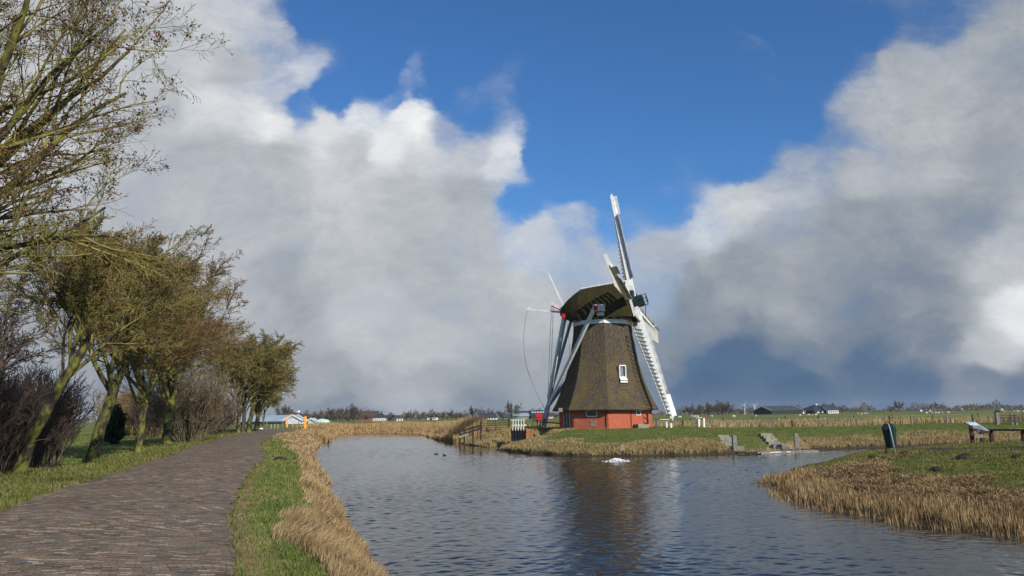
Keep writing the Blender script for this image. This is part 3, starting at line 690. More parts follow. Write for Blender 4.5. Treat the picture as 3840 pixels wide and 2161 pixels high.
# ------------------------------------------------------------------ trees and shrubs
def grow(S, D, L, r0, r1, K, gn, trop, rg):
    n = len(S); P = np.empty((n, K, 3)); P[:, 0] = S; d = D.copy(); T = np.empty((n, K, 3)); T[:, 0] = d
    for k in range(1, K):
        d = d + rg.normal(0, gn, (n, 3)) + np.asarray(trop)
        d /= np.linalg.norm(d, axis=1)[:, None]
        P[:, k] = P[:, k - 1] + d * (L / (K - 1))[:, None]; T[:, k] = d
    R = r0[:, None] + (r1 - r0)[:, None] * np.linspace(0, 1, K)[None]
    return P, T, R
def children(P, T, R, L, m, tmin, ratio, ang, rg, rr_=.62, taper=.45, tend=1.0):
    n, K, _ = P.shape
    t = (tmin + (tend - tmin) * (np.arange(m)[None, :] + rg.uniform(0, 1, (n, m))) / m).ravel()
    pi = np.repeat(np.arange(n), m); f = np.clip(t * (K - 1), 0, K - 1.001); i = f.astype(int); f = f - i
    S = P[pi, i] * (1 - f)[:, None] + P[pi, i + 1] * f[:, None]; pd = T[pi, i + 1]; rad = R[pi, i] * (1 - f) + R[pi, i + 1] * f
    q = rg.normal(0, 1, (len(pi), 3)); q -= pd * (q * pd).sum(1)[:, None]; q /= np.linalg.norm(q, axis=1)[:, None] + 1e-9
    a = np.radians(ang[0] + (ang[1] - ang[0]) * rg.uniform(0, 1, len(pi)))
    D = pd * np.cos(a)[:, None] + q * np.sin(a)[:, None]
    Lc = L[pi] * ratio * (1 - taper * t) * rg.uniform(.65, 1.25, len(pi))
    return S, D, Lc, rad * rr_
def tubes(PR, minr):
    Vs = []; Fs = []; off = 0
    for P, T, R, s in PR:
        n, K, _ = P.shape; R = np.maximum(R, minr)
        d = P[:, -1] - P[:, 0]; d /= np.linalg.norm(d, axis=1)[:, None] + 1e-9
        ref = np.where(np.abs(d[:, 2:3]) > .9, np.array([[1., 0, 0]]), np.array([[0, 0, 1.]]))
        a = np.cross(d, ref); a /= np.linalg.norm(a, axis=1)[:, None] + 1e-9; b = np.cross(d, a)
        th = 2 * np.pi * np.arange(s) / s
        ring = a[:, None, None, :] * np.cos(th)[None, None, :, None] + b[:, None, None, :] * np.sin(th)[None, None, :, None]
        V = P[:, :, None, :] + ring * R[:, :, None, None]
        Vs.append(V.reshape(-1, 3))
        base = off + np.arange(n)[:, None, None] * K * s + np.arange(K - 1)[None, :, None] * s
        i0 = np.arange(s)[None, None, :]; i1 = (np.arange(s) + 1)[None, None, :] % s
        Fs.append(np.stack([base + i0, base + i1, base + s + i1, base + s + i0], -1).reshape(-1, 4)); off += n * K * s
    return np.vstack(Vs), np.vstack(Fs)
def tree_data(seed, spec):
    """spec: trunk (list of polyline points, r0, r1) and levels (m,tmin,ratio,ang,K,gnarl,trop,sides)"""
    rg = np.random.default_rng(seed)
    pts = np.array(spec['trunk'], float); K = 9; tt = np.linspace(0, len(pts) - 1, K)
    P = np.stack([np.interp(tt, np.arange(len(pts)), pts[:, c]) for c in range(3)], 1)
    P[1:-1] += rg.normal(0, .025, (K - 2, 3)); T = np.gradient(P, axis=0); T /= np.linalg.norm(T, axis=1)[:, None]
    r = np.linspace(spec['r'][0], spec['r'][1], K); r[0] *= 1.35; r[1] *= 1.06
    P = P[None]; T = T[None]; R = r[None]; L = np.array([np.linalg.norm(pts[-1] - pts[0])])
    out = [(P, T, R, 10)]
    for li, lv in enumerate(spec['levels']):
        if li == 0:
            m = lv['m']; k = len(P); t = rg.uniform(lv.get('tmin', .72), 1, m); f = t * 8; i = np.minimum(f.astype(int), 7); f = f - i
            S = P[0, i] * (1 - f)[:, None] + P[0, i + 1] * f[:, None]
            az = 2 * np.pi * (np.arange(m) + rg.uniform(-.3, .3, m)) / m; el = np.radians(rg.uniform(*lv['el'], m))
            D = np.stack([np.cos(az) * np.cos(el), np.sin(az) * np.cos(el), np.sin(el)], 1) + np.array(lv.get('bias', (0, 0, 0)))
            D /= np.linalg.norm(D, axis=1)[:, None]
            L = lv['len'] * rg.uniform(.8, 1.15, m) * (1 + spec.get('tall', 0) * (D[:, 2] - .6)); r0 = np.full(m, spec['r'][1] * .62) * rg.uniform(.7, 1.1, m)
        else:
            S, D, L, r0 = children(P, T, R, L, lv['m'], lv.get('tmin', .2), lv['ratio'], lv['ang'], rg, lv.get('rr', .6), lv.get('taper', .45))
        P, T, R = grow(S, D, L, r0, r0 * lv.get('end', .3), lv['K'], lv['gn'], lv['trop'], rg)
        out.append((P, T, R, lv['s']))
    return out
def tree(name, label, loc, seed, spec, bark, twig, minr=(.02, .008), group=None, cat='tree', seeds=0, cut=2, scale=1, rz=0):
    o = thing(name, label, cat, loc, rz, group); o.scale = (scale,) * 3
    dt = tree_data(seed, spec)
    V, Fq = tubes(dt[:cut], minr[0]); np_mesh('trunk', V, [Fq], bark, o, smooth=True)
    V, Fq = tubes(dt[cut:], minr[1]); np_mesh('crown', V, [Fq], twig, o)
    if seeds:
        P = dt[-1][0]; rg = np.random.default_rng(seed + 9); e = P[:, -1]; keep = rg.uniform(0, 1, len(e)) < seeds * np.clip((e[:, 2] - 3) / 5, .1, 1); e = e[keep]
        e = np.repeat(e, 3, 0) + rg.normal(0, .05, (len(e) * 3, 3)); n = len(e)
        q = rg.normal(0, 1, (n, 4, 3)); q /= np.linalg.norm(q, axis=2)[:, :, None]
        V = e[:, None, :] + q * .038; V = V.reshape(-1, 3); k = np.arange(n)[:, None] * 4
        np_mesh('seed_clusters', V, [np.vstack([k + np.array([[0, 1, 2]]), k + np.array([[0, 2, 3]]), k + np.array([[0, 3, 1]])])], M['seed'], o)
    return o
def spec_row(th, lean, r, ln, bias=(.18, 0, .05), m0=6, el=(46, 84), dens=1.3, wind=.011, sc=1.24, tmin=.62, tall=0):
    return dict(tall=tall, trunk=[(0, 0, -.2), (lean[0] * .3, lean[1] * .3, th * .4), (lean[0], lean[1], th)], r=r, levels=[
        dict(m=m0, tmin=tmin, el=el, bias=bias, len=ln * sc, K=9, gn=.10, trop=(wind, 0, .02), s=7, end=.22),
        dict(m=int(9 * dens), tmin=.22, ratio=.56, ang=(22, 52), K=7, gn=.12, trop=(wind * 3.5, 0, .01), s=5, rr=.6, end=.25),
        dict(m=int(8 * dens), tmin=.15, ratio=.52, ang=(18, 52), K=5, gn=.14, trop=(wind * 5, 0, .01), s=3, rr=.6, end=.35),
        dict(m=7, tmin=.15, ratio=.50, ang=(18, 55), K=4, gn=.16, trop=(wind * 6, 0, .02), s=3, rr=.6, end=.5),
        dict(m=4, tmin=.2, ratio=.55, ang=(20, 60), K=3, gn=.15, trop=(wind * 4, 0, .02), s=3, rr=.7, end=.6)])
GR = 'row of mossy roadside trees'
def rowtree(px, py, zz, label, seed, spec, twig=None, minr=(.02, .0095), seeds=0, bark=None):
    p = onland(px, py, zz); return tree('roadside_tree', label, p, seed, spec, bark or M['bark_moss'], twig or M['twig_olive'], minr, GR, seeds=seeds)
# nearest tree, its trunk outside the frame, branches sweeping in over the road
tree('roadside_tree', 'nearest tree, long bare branches with dark red seed clusters reaching into the top left', (-13.9, 15.5, hz(-13.9, 15.5)), 21,
     spec_row(4.9, (.9, 0), (.36, .26), 6.1, bias=(.36, .05, .20), m0=21, el=(26, 84), dens=.87, wind=.006, sc=1.0, tmin=.66, tall=1.1), M['bark_moss'], M['twig_olive'], (.02, .0048), GR, seeds=.22)
rowtree(62, 1779, .95, 'mossy tree leaning to the right out of the brown hedge at the left edge', 3, spec_row(4.3, (1.9, .2), (.20, .13), 3.2, bias=(.1, 0, .1), m0=6))
rowtree(341, 1739, .95, 'thick mossy tree leaning over the brown hedge, left of the grassy gap', 4, spec_row(4.0, (.9, .3), (.29, .2), 5.2, bias=(.0, 0, .15), m0=8), seeds=.10)
rowtree(515, 1705, .95, 'slim bright moss green tree in the middle of the grassy gap', 5, spec_row(3.2, (.3, 0), (.20, .16), 5.7, bias=(.0, 0, .2), m0=10), twig=M['twig_brown'], seeds=.12)
rowtree(621, 1673, .95, 'dark forked tree with a thick base right of the grassy gap', 6, spec_row(3.0, (.2, .1), (.36, .24), 5.9, bias=(.05, 0, .18), m0=10), seeds=.05)
rowtree(892, 1628, 1.1, 'first tree of the farther clump, with a straight pale trunk', 7, spec_row(3.3, (.1, 0), (.25, .18), 5.7, bias=(.0, 0, .25), m0=8), minr=(.03, .016))
rowtree(911, 1624, 1.1, 'dark trunked tree between the pale and the yellow green trunk of the farther clump', 8, spec_row(3.2, (0, .2), (.24, .17), 5.6, bias=(-.05, 0, .2), m0=7), twig=M['twig_brown'], minr=(.03, .014), bark=M['bark_dark'])
rowtree(930, 1621, 1.1, 'yellow green forked tree of the farther clump', 9, spec_row(3.0, (.5, 0), (.3, .2), 5.4, bias=(.0, 0, .22), m0=8), minr=(.03, .015))
rowtree(961, 1616, 1.15, 'short stemmed dark tree of the farther clump spreading to the right', 10, spec_row(2.6, (.3, 0), (.32, .22), 5.0, bias=(.0, 0, .2), m0=8), minr=(.03, .016))
rowtree(986, 1605, 1.15, 'last and thinnest roadside tree before the road bend', 12, spec_row(3.2, (.2, 0), (.2, .14), 3.4, bias=(.0, 0, .1), m0=6), minr=(.04, .018))
# dark tree behind the hedge
sp_dark = spec_row(2.2, (.1, 0), (.24, .18), 4.3, bias=(0, 0, .2), m0=6, wind=0, dens=.8)
p = (-21.8, 33, hz(-21.8, 33)); tree('bare_tree', 'blackish bare tree standing behind the brown hedge at the left edge', p, 31, sp_dark, M['bark_dark'], M['twig_purple'], (.02, .012))

def spec_shrub(h, n, splay, rad=.5):
    rg = np.random.default_rng(int(h * 100) + n)
    return h, n, splay, rad
def shrub(name, label, loc, seed, h, n, splay, rad, mat, minr=.007, group=None, cat='shrub', lv=(7, 5)):
    rg = np.random.default_rng(seed); o = thing(name, label, cat, loc, rg.uniform(0, 6), group)
    a = rg.uniform(0, 2 * np.pi, n); q = rad * np.sqrt(rg.uniform(0, 1, n)); S = np.stack([q * np.cos(a), q * np.sin(a), np.full(n, -.05)], 1)
    e = rg.uniform(0, splay, n); D = np.stack([np.cos(a) * np.sin(e), np.sin(a) * np.sin(e), np.cos(e)], 1)
    L = h * rg.uniform(.6, 1.05, n) / np.maximum(.6, np.cos(e) ** .3); r0 = rg.uniform(.008, .022, n) * (h / 3)
    P, T, R = grow(S, D, L, r0, r0 * .35, 7, .09, (0, 0, .01), rg); PR = [(P, T, R, 3)]
    S, D, L2, r1 = children(P, T, R, L, lv[0], .25, .42, (15, 50), rg); P, T, R = grow(S, D, L2, r1, r1 * .4, 4, .12, (0, 0, .03), rg); PR.append((P, T, R, 3))
    S, D, L3, r2 = children(P, T, R, L2, lv[1], .2, .5, (20, 55), rg); P, T, R = grow(S, D, L3, r2, r2 * .5, 3, .12, (0, 0, .03), rg); PR.append((P, T, R, 3))
    V, Fq = tubes(PR[:1], minr); np_mesh('stems', V, [Fq], mat, o)
    V, Fq = tubes(PR[1:], minr); np_mesh('twigs', V, [Fq], mat, o)
    return o
HG = 'brown hedge shrubs behind the roadside trees'
hd = [(-16.9, 23.6, 2.7, 'low leafless hedge shrub nearest the left picture edge'),
      (-17.1, 25.8, 3.0, 'leafless hedge shrub right behind the leaning tree at the left edge'),
      (-17.4, 27.8, 3.1, 'leafless brown hedge shrub between the leaning tree and the thick tree'),
      (-17.6, 29.8, 3.2, 'leafless brown hedge shrub directly left of the thick leaning tree'),
      (-18.6, 31.6, 3.5, 'leafless hedge shrub directly behind the thick leaning tree'),
      (-20.0, 27.5, 3.2, 'rear leafless hedge shrub behind the leaning tree at the left edge'),
      (-20.6, 30.5, 3.4, 'rear leafless hedge shrub in the middle of the brown hedge'),
      (-21.2, 33.8, 3.4, 'rear leafless hedge shrub at the right end of the brown hedge'),
      (-18.9, 25.0, 3.0, 'rear leafless hedge shrub at the left picture edge')]
protos = []
for i, (hx, hy, h_, lab) in enumerate(hd):
    loc = (hx, hy, hz(hx, hy))
    if i < 3: protos.append((shrub('hedge_shrub', lab, loc, 50 + i, h_, 80, .42, .8, M['twig_purple'], .008, HG, lv=(8, 5)), h_)); continue
    src, sh = protos[i % 3]; o = copy_tree(src); o.location = loc; o.rotation_euler.z = i * 1.7; o.scale = (1.1, 1.1, h_ / sh); o['label'] = lab
p = onland(735, 1650, .9); shrub('spreading_shrub', 'large leafless shrub with pale tan stems fanning out right of the dark forked tree', (p[0] - .6, p[1], p[2]), 61, 5.6, 150, .72, 1.0, M['twig_tan'], .014, lv=(7, 4))
p = onland(640, 1640, .9); shrub('spreading_shrub', 'smaller brown shrub between the dark forked tree and the fanned tan shrub', (p[0] - 2, p[1], p[2]), 62, 3.6, 70, .6, .8, M['twig_purple'], .014)
for px_, py_, h_, lab in ((825, 1636, 3.6, 'dark bush at the roadside just left of the pale straight trunk'), (862, 1630, 3.4, 'dark bush directly behind the pale straight trunk')):
    p = onland(px_, py_, .95); shrub('roadside_bush', lab, (p[0] - 1.5, p[1], p[2]), 70 + px_, h_, 90, .45, 1.5, M['twig_purple'], .02, 'dark bushes behind the farther clump')
for k, (px_, d_, h_, lab) in enumerate(((455, 92, 4.6, 'brown leafless bush beyond the lawn, left of the slim mossy tree'), (560, 88, 4.2, 'brown leafless bush beyond the lawn between the slim and the forked tree'), (600, 96, 4.8, 'tallest brown bush beyond the lawn, left of the forked tree'), (510, 98, 5, 'brown bush beyond the lawn directly behind the slim mossy tree'), (680, 90, 4.2, 'brown bush beyond the lawn, right of the forked tree'))):
    q = YP(px_, 1600, d_); shrub('garden_bush', lab, (q[0], d_, hz(q[0], d_)), 80 + k, h_, 60, .5, 2.0, M['twig_brown'], .024, 'brown bushes beyond the lawn', lv=(7, 4))
# ivy covered evergreen bush behind the gap
q = YP(424, 1600, 62); ivy = thing('evergreen_bush', 'dark evergreen bush right behind the thick leaning tree', 'shrub', (q[0], 62, hz(q[0], 62))); ivy.scale = (.75, .75, .95)
rg = np.random.default_rng(90); n = 5200; c_ = rg.normal(0, 1, (n, 3)); c_ /= np.linalg.norm(c_, axis=1)[:, None]; c_ *= (rg.uniform(.55, 1.05, n) * (1 + .2 * np.sin(c_[:, 0] * 5) * np.cos(c_[:, 2] * 6)))[:, None]
c_ = c_ * np.array([1.1, 1.1, 1.45]) + np.array([0, 0, 1.5]); q_ = rg.normal(0, .085, (n, 4, 3)); V = (c_[:, None] + q_).reshape(-1, 3)
np_mesh('foliage', V, [np.arange(n)[:, None] * 4 + np.array([[0, 1, 2, 3]])], M['twig_green'], ivy)
MB().tube([(0, 0, -.1), (.05, 0, 1.0), (0, .1, 2.0)], .12, 7, .05).build('stem', M['bark_dark'], ivy)

# ------------------------------------------------------------------ windmill
MX, MY, MZ = 8.47, 75.0, 1.30
AZ = .298; TI = .239; ROT = .165; SL = 11.3
mill = thing('windmill', 'thatched smock mill with white trimmed sails and a red brick base on the far bank', 'windmill', (MX, MY, MZ))
def w2m(p): return Vector((p[0] - MX, p[1] - MY, p[2] - MZ))
VA = [math.radians(-93 + 45 * k) for k in range(8)]   # corner directions; one corner nearly faces the camera
def oct_ring(R, z, sub=1):
    pts = []
    for k in range(8):
        a = VA[k]; b_ = VA[(k + 1) % 8] if k < 7 else VA[0] + 2 * math.pi
        p = Vector((math.cos(a) * R, math.sin(a) * R, z)); q = Vector((math.cos(b_) * R, math.sin(b_) * R, z))
        for j in range(sub): pts.append(p.lerp(q, j / sub))
    return pts
def facet(k):
    """centre direction and tangent of facet k (between corner k and k+1)"""
    a = VA[k] + math.radians(22.5); return Vector((math.cos(a), math.sin(a), 0)), Vector((-math.sin(a), math.cos(a), 0))
RB = 4.28
base = MB().loft([oct_ring(RB, -.35), oct_ring(RB, 1.95)]).build('brick_base', M['brick'], mill)
MB().loft([oct_ring(RB + .06, -.36), oct_ring(RB + .06, .16)]).build('plinth', M['brick'], base)
prof = [(4.86, 1.60), (4.92, 1.70), (4.60, 2.2), (4.27, 2.95), (3.82, 4.02), (3.49, 5.06), (3.22, 6.1), (3.03, 7.15), (2.86, 8.2), (2.74, 9.25), (2.70, 9.5)]
rings = [oct_ring(RB - .1, 1.58, 3)]
pr = []
for (r_, z_), (r2_, z2_) in zip(prof[:-1], prof[1:]):
    pr += [(r_ + (r2_ - r_) * t, z_ + (z2_ - z_) * t) for t in (0, .5)]
pr.append(prof[-1])
for r_, z_ in pr:
    ring = oct_ring(r_, z_, 6)
    rings.append([p + Vector((p.x, p.y, 0)).normalized() * (random.uniform(-.02, .02)) + Vector((0, 0, random.uniform(-.03, .03) if z_ < 1.72 else 0)) for p in ring])
rings[0] = oct_ring(RB - .1, 1.58, 6)
body = MB().loft(rings).build('thatched_body', M['thatch'], mill)
MB().loft([oct_ring(2.76, 9.46), oct_ring(2.80, 9.50), oct_ring(2.80, 9.84), oct_ring(2.66, 9.88)]).build('white_ring', M['white'], mill, bevel=0)
kb = MB().tube([(0, 0, 9.8), (0, 0, 10.15)], 2.5, 24).build('curb', M['black'], mill)
for i in range(20):
    a = 2 * math.pi * i / 20; MB().box((math.cos(a) * 2.66, math.sin(a) * 2.66, 10.0), (.22, .42, .14), Matrix.Rotation(a, 3, 'Z')).build('curb_block', M['offwhite'], kb)
# small shutters of the ring on the dark side
nv, tv = facet(6)
# body window
def on_facet(k, off, z, R): nn_, tt_ = facet(k); return nn_ * R * math.cos(math.radians(22.5)) + tt_ * off + Vector((0, 0, z))
def frame_basis(k):
    nn_, tt_ = facet(k); return nn_, tt_, Vector((0, 0, 1))
def fbox(mb, k, off, z, rad, w, h, d):
    nn_, tt_, uu = frame_basis(k); c = nn_ * rad + tt_ * off + Vector((0, 0, z))
    Mx = Matrix((tt_, nn_, uu)).transposed(); mb.box(c, (w, d, h), Mx)
cs = math.cos(math.radians(22.5))
r_w = 3.40 * cs
fr_ = MB()
for (o_, z_, w_, h_) in ((-.30, 5.05, .08, 1.1), (.30, 5.05, .08, 1.1), (0, 5.56, .68, .09), (0, 4.52, .68, .09)): fbox(fr_, 0, .15 + o_, z_, r_w + .12, w_, h_, .5)
nn_, tt_ = facet(0); c0 = nn_ * (r_w + .40) + tt_ * .15 + Vector((0, 0, 4.42)); 
Mx = Matrix((tt_, nn_, Vector((0, 0, 1)))).transposed() @ Matrix.Rotation(math.radians(-38), 3, 'X'); fr_.box(c0, (.70, .56, .06), Mx)
fbox(fr_, 0, .15, 4.12, r_w + .50, .70, .16, .08)
bw_ = fr_.build('window', M['white'], mill)
g_ = MB(); fbox(g_, 0, .15, 5.05, r_w + .15, .52, .98, .06); g_.build('pane', M['glass'], bw_)
g_ = MB(); fbox(g_, 0, .07, 5.05, r_w + .19, .03, .98, .03); fbox(g_, 0, .23, 5.05, r_w + .19, .03, .98, .03); g_.build('glazing_bars', M['white'], bw_)
# brick windows, plate, door
def brick_window(k, off, z, w, h):
    m1 = MB(); rad = RB * cs + .03
    for (a_, b__, c_, d_) in ((0, h / 2, w, .06), (0, -h / 2, w, .07), (-w / 2, 0, .06, h), (w / 2, 0, .06, h)): fbox(m1, k, off + a_, z + b__, rad, c_, d_, .08)
    o = m1.build('window', M['white'], mill); m2 = MB(); fbox(m2, k, off, z, rad - .02, w - .05, h - .05, .06); m2.build('pane', M['glass'], o); return o
brick_window(7, .1, 1.36, .95, .48)
brick_window(0, 1.28, 1.38, .42, .42)
m1 = MB(); fbox(m1, 7, .22, .48, RB * cs + .012, .52, .50, .05); m1.build('vent_plate', M['concrete'], mill)
m1 = MB()
for o_ in (-1.45, .0): fbox(m1, 7, .0 if False else 1.42 + o_ * 0, .8, RB * cs + .03, .05, 1.6, .06)
m1.build('drain_pipe', M['rust'], mill)
m1 = MB(); fbox(m1, 0, .55, .8, RB * cs + .03, .05, 1.6, .06); m1.build('drain_pipe', M['rust'], mill)
dr = MB(); fbox(dr, 6, .35, .82, RB * cs + .03, 1.15, 1.62, .06); door = dr.build('door', M['green_dark'], mill)
m1 = MB()
for o_ in (-.62, 0, .62): fbox(m1, 6, .35 + o_, .82, RB * cs + .07, .07, 1.66, .06)
m1.build('door_frame', M['offwhite'], door)
m1 = MB(); fbox(m1, 0, 1.32, .12, RB * cs + .45, 1.1, .5, .9); m1.build('concrete_ramp', M['concrete'], mill)

m1 = MB(); c0 = YP(2102, 1538, 71.2); m1.box(w2m(c0), (.34, .06, .34)); m1.build('corner_board', M['concrete'], mill)

# cap, frame s (axis), q (across, toward camera), z
AXd = Vector((math.cos(AZ), -math.sin(AZ), 0)); QX = Vector((-math.sin(AZ), -math.cos(AZ), 0))
def cp(s, q, z): return AXd * s + QX * q + Vector((0, 0, z))
stn = [(-4.0, .35, 10.75, 11.15, .7), (-3.75, 1.0, 10.45, 11.55, .7), (-3.2, 1.75, 10.15, 12.1, .72), (-2.5, 2.35, 10.02, 12.62, .78), (-1.8, 2.75, 9.98, 13.05, .85),
       (-.8, 2.95, 9.98, 13.2, .9), (.4, 2.95, 9.98, 13.34, .92), (1.4, 2.8, 9.98, 13.45, .92), (2.1, 2.55, 9.98, 13.52, .92), (2.45, 2.3, 9.98, 13.5, .92)]
def cap_ring(s, w, zb, zt, e, fo=1.0):
    pts = []
    for k in range(15):
        t = math.pi * k / 14; cx_ = math.cos(t); sy = math.sin(t)
        q = (abs(cx_) ** .80) * w * (1 if cx_ > 0 else -1); z = zb + (zt - zb) * sy ** (.95)
        lean = .9 * (1 - (z - 9.98) / 3.5) * max(0, min(1, (s + .5) / 2.9))
        pts.append(cp(s + lean, q * fo, z + random.uniform(-.015, .015)))
    return pts
cap = MB().loft([cap_ring(*s_) for s_ in stn]).build('cap', M['cap_thatch'], mill, smooth=False)
rb = MB(); rb.beam(cp(-2.0, 0, 13.16), cp(2.6, 0, 13.66), .46, .12); rb.beam(cp(-1.9, .22, 13.06), cp(2.6, .22, 13.57), .10, .16); rb.build('ridge_board', M['cream'], cap)
fb = MB(); fr1 = cap_ring(2.52, 2.38, 10.0, 13.6, .92)
for sgn in (1,): pass
for k in range(14):
    a_, b__ = fr1[k], fr1[k + 1]; fb.beam(a_ + AXd * .02, b__ + AXd * .02, .10, .22, upv=AXd)
fb.build('front_edge_board', M['cream'], cap)
MB().box(cp(2.55 + .5, 0, 11.4), (.3, 3.2, 2.2), Matrix.Rotation(-AZ, 3, 'Z')).build('front_boarding', M['green_dark'], cap)
bb = MB()
for i in range(9):
    q = -1.1 + i * .275; bb.beam(cp(3.5, q, 10.15 + .12 * math.cos(i * 2.1)), cp(3.75, q, 9.45 + .2 * abs(i - 4) / 4), .2, .09)
bb.build('carved_beard', M['cream'], cap)
# spruits (cross beams) with hoods
def wbeam(name, a, b, w, h, mat=None, **k): return MB().beam(a, b, w, h, **k).build(name, mat or M['offwhite'], mill)
def tipcap(parent, p, d, w): MB().box(p, (w * 1.08, .10, w * 1.08), Matrix.Rotation(-AZ, 3, 'Z')).build('red_end', M['red'], parent)
lsp = wbeam('long_cross_beam', cp(.3, -4.6, 10.62), cp(.3, 4.6, 10.62), .36, .34)
ssp = wbeam('short_cross_beam', cp(-3.3, -1.75, 10.40), cp(-3.3, 1.75, 10.40), .34, .32)
for q_ in (4.62, -4.62): tipcap(lsp, cp(.3, q_, 10.62), 0, .36)
for q_ in (1.77, -1.77): tipcap(ssp, cp(-3.3, q_, 10.40), 0, .34)
hb_ = MB(); hb_.box(cp(.45, 3.1, 10.75), (.75, 1.1, .62), Matrix.Rotation(-AZ, 3, 'Z')); hb_.box(cp(.45, 3.1, 10.22), (.6, .8, .3), Matrix.Rotation(-AZ, 3, 'Z')); hb_.build('beam_hood', M['offwhite'], cap, bevel=.03)
tj = w2m(YP(2058, 1508, 76.5)); tb = w2m(YP(2040, 1600, 76.6))
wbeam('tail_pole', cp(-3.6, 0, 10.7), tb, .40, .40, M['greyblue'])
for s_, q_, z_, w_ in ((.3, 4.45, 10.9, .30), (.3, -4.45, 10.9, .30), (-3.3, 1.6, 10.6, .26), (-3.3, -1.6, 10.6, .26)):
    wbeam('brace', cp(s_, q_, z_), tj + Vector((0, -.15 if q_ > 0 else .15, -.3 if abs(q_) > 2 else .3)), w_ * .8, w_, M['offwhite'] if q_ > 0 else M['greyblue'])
MB().tube([w2m(YP(2030, 1583, 76.4)), w2m(YP(2102, 1588, 73.6))], .06, 6).build('anchor_bar', M['black'], mill)
# winch at the foot of the tail
wn_ = MB(); wc = w2m(YP(2020, 1560, 76.2)); wn_.box(wc, (.62, .5, .32)); wn_.box(wc + Vector((0, 0, -.32)), (.4, .42, .22)); winch = wn_.build('tail_winch', M['red'], mill, bevel=.04)
wl = MB(); 
for sx in (-.18, .18): wl.beam(wc + Vector((sx, 0, -.3)), wc + Vector((sx * .6, 0, -1.05)), .12, .12)
wl.tube([wc + Vector((-.55, 0, -.42)), wc + Vector((-.2, 0, -.45)), wc + Vector((.7, .0, -.35))], .045, 6); wl.tube([wc + Vector((-.5, 0, -.3)), wc + Vector((-.58, 0, -.6))], .04, 6)
wl.beam(wc + Vector((-.1, 0, -.95)), wc + Vector((-.35, 0, -1.12)), .07, .07); wl.beam(wc + Vector((.1, 0, -.95)), wc + Vector((.5, 0, -1.12)), .07, .07)
wl.build('winch_stand', M['wood_dark'], winch)
# poles and ropes at the back of the cap
pa = w2m(YP(2118, 1172, 76.2)); pb = w2m(YP(1972, 1161, 77.4)); MB().beam(pa, pb, .20, .20, .13, .13).build('brake_pole', M['white'], mill)
MB().box(pb + Vector((.35, 0, .14)), (.28, .15, .2)).build('pulley', M['offwhite'], mill)
MB().beam(w2m(YP(2117, 1156, 76.2)), w2m(YP(2057, 1025, 76.6)), .13, .13, .08, .08).build('flag_pole', M['white'], mill)
vp = MB().beam(w2m(YP(2118, 1165, 75.8)), w2m(YP(2066, 1137, 76.4)), .16, .34, .14, .24).build('brake_lever', M['white'], mill)
MB().beam(w2m(YP(2118, 1172, 75.72)), w2m(YP(2068, 1147, 76.32)), .14, .10).build('red_edge', M['red'], vp)
def rope(p, q, sag, n=9, r=.022):
    p = Vector(p); q = Vector(q); pts = [p.lerp(q, i / n) + Vector((-sag * math.sin(math.pi * i / n), 0, 0)) for i in range(n + 1)]
    return MB().tube(pts, r, 4).build('rope', M['rope'], mill)
rope(w2m(YP(1976, 1166, 77.3)), w2m(YP(2046, 1540, 76.7)), 1.05)
rope(w2m(YP(2069, 1150, 76.4)), w2m(YP(2056, 1500, 76.6)), 0.05); rope(w2m(YP(2075, 1152, 76.4)), w2m(YP(2060, 1500, 76.6)), -.03)
rope(w2m(YP(2124, 1200, 75.6)), w2m(YP(2136, 1350, 75.4)), -.1)

# sails
HUB = Vector((11.77 - MX, 73.56 - MY, 12.89 - MZ)); NV = Vector((math.cos(AZ) * math.cos(TI), -math.sin(AZ) * math.cos(TI), math.sin(TI)))
hq = Vector((-math.sin(AZ), -math.cos(AZ), 0)); vq = hq.cross(NV); vq = vq if vq.z > 0 else -vq; vq.normalize()
aV = (vq * math.cos(ROT) - hq * math.sin(ROT)).normalized(); bV = (hq * math.cos(ROT) + vq * math.sin(ROT)).normalized()
hub = MB(); hub.tube([HUB - NV * .55, HUB + NV * .45], .46, 12); hub.box(HUB, (.8, .8, .9), Matrix((NV, bV, aV)).transposed())
hubo = hub.build('windshaft_head', M['green_dark'], mill)
MB().tube([HUB - NV * .5, HUB - NV * 2.4], .40, 12).build('windshaft', M['green_dark'], hubo)
gd_ = MB(); e1 = HUB + NV * .55
for k in range(4):
    a = [aV, bV, -aV, -bV][k]; b__ = [bV, -aV, -bV, aV][k]; gd_.beam(e1 + a * .55 + NV * .2, e1 + b__ * .55 + NV * .2, .05, .05); gd_.beam(e1 + a * .5 - NV * .5, e1 + a * .55 + NV * .2, .05, .05)
gd_.beam(e1 - aV * .4, e1 - aV * 1.5 - NV * .3, .05, .05); gd_.build('iron_rods', M['black'], hubo)
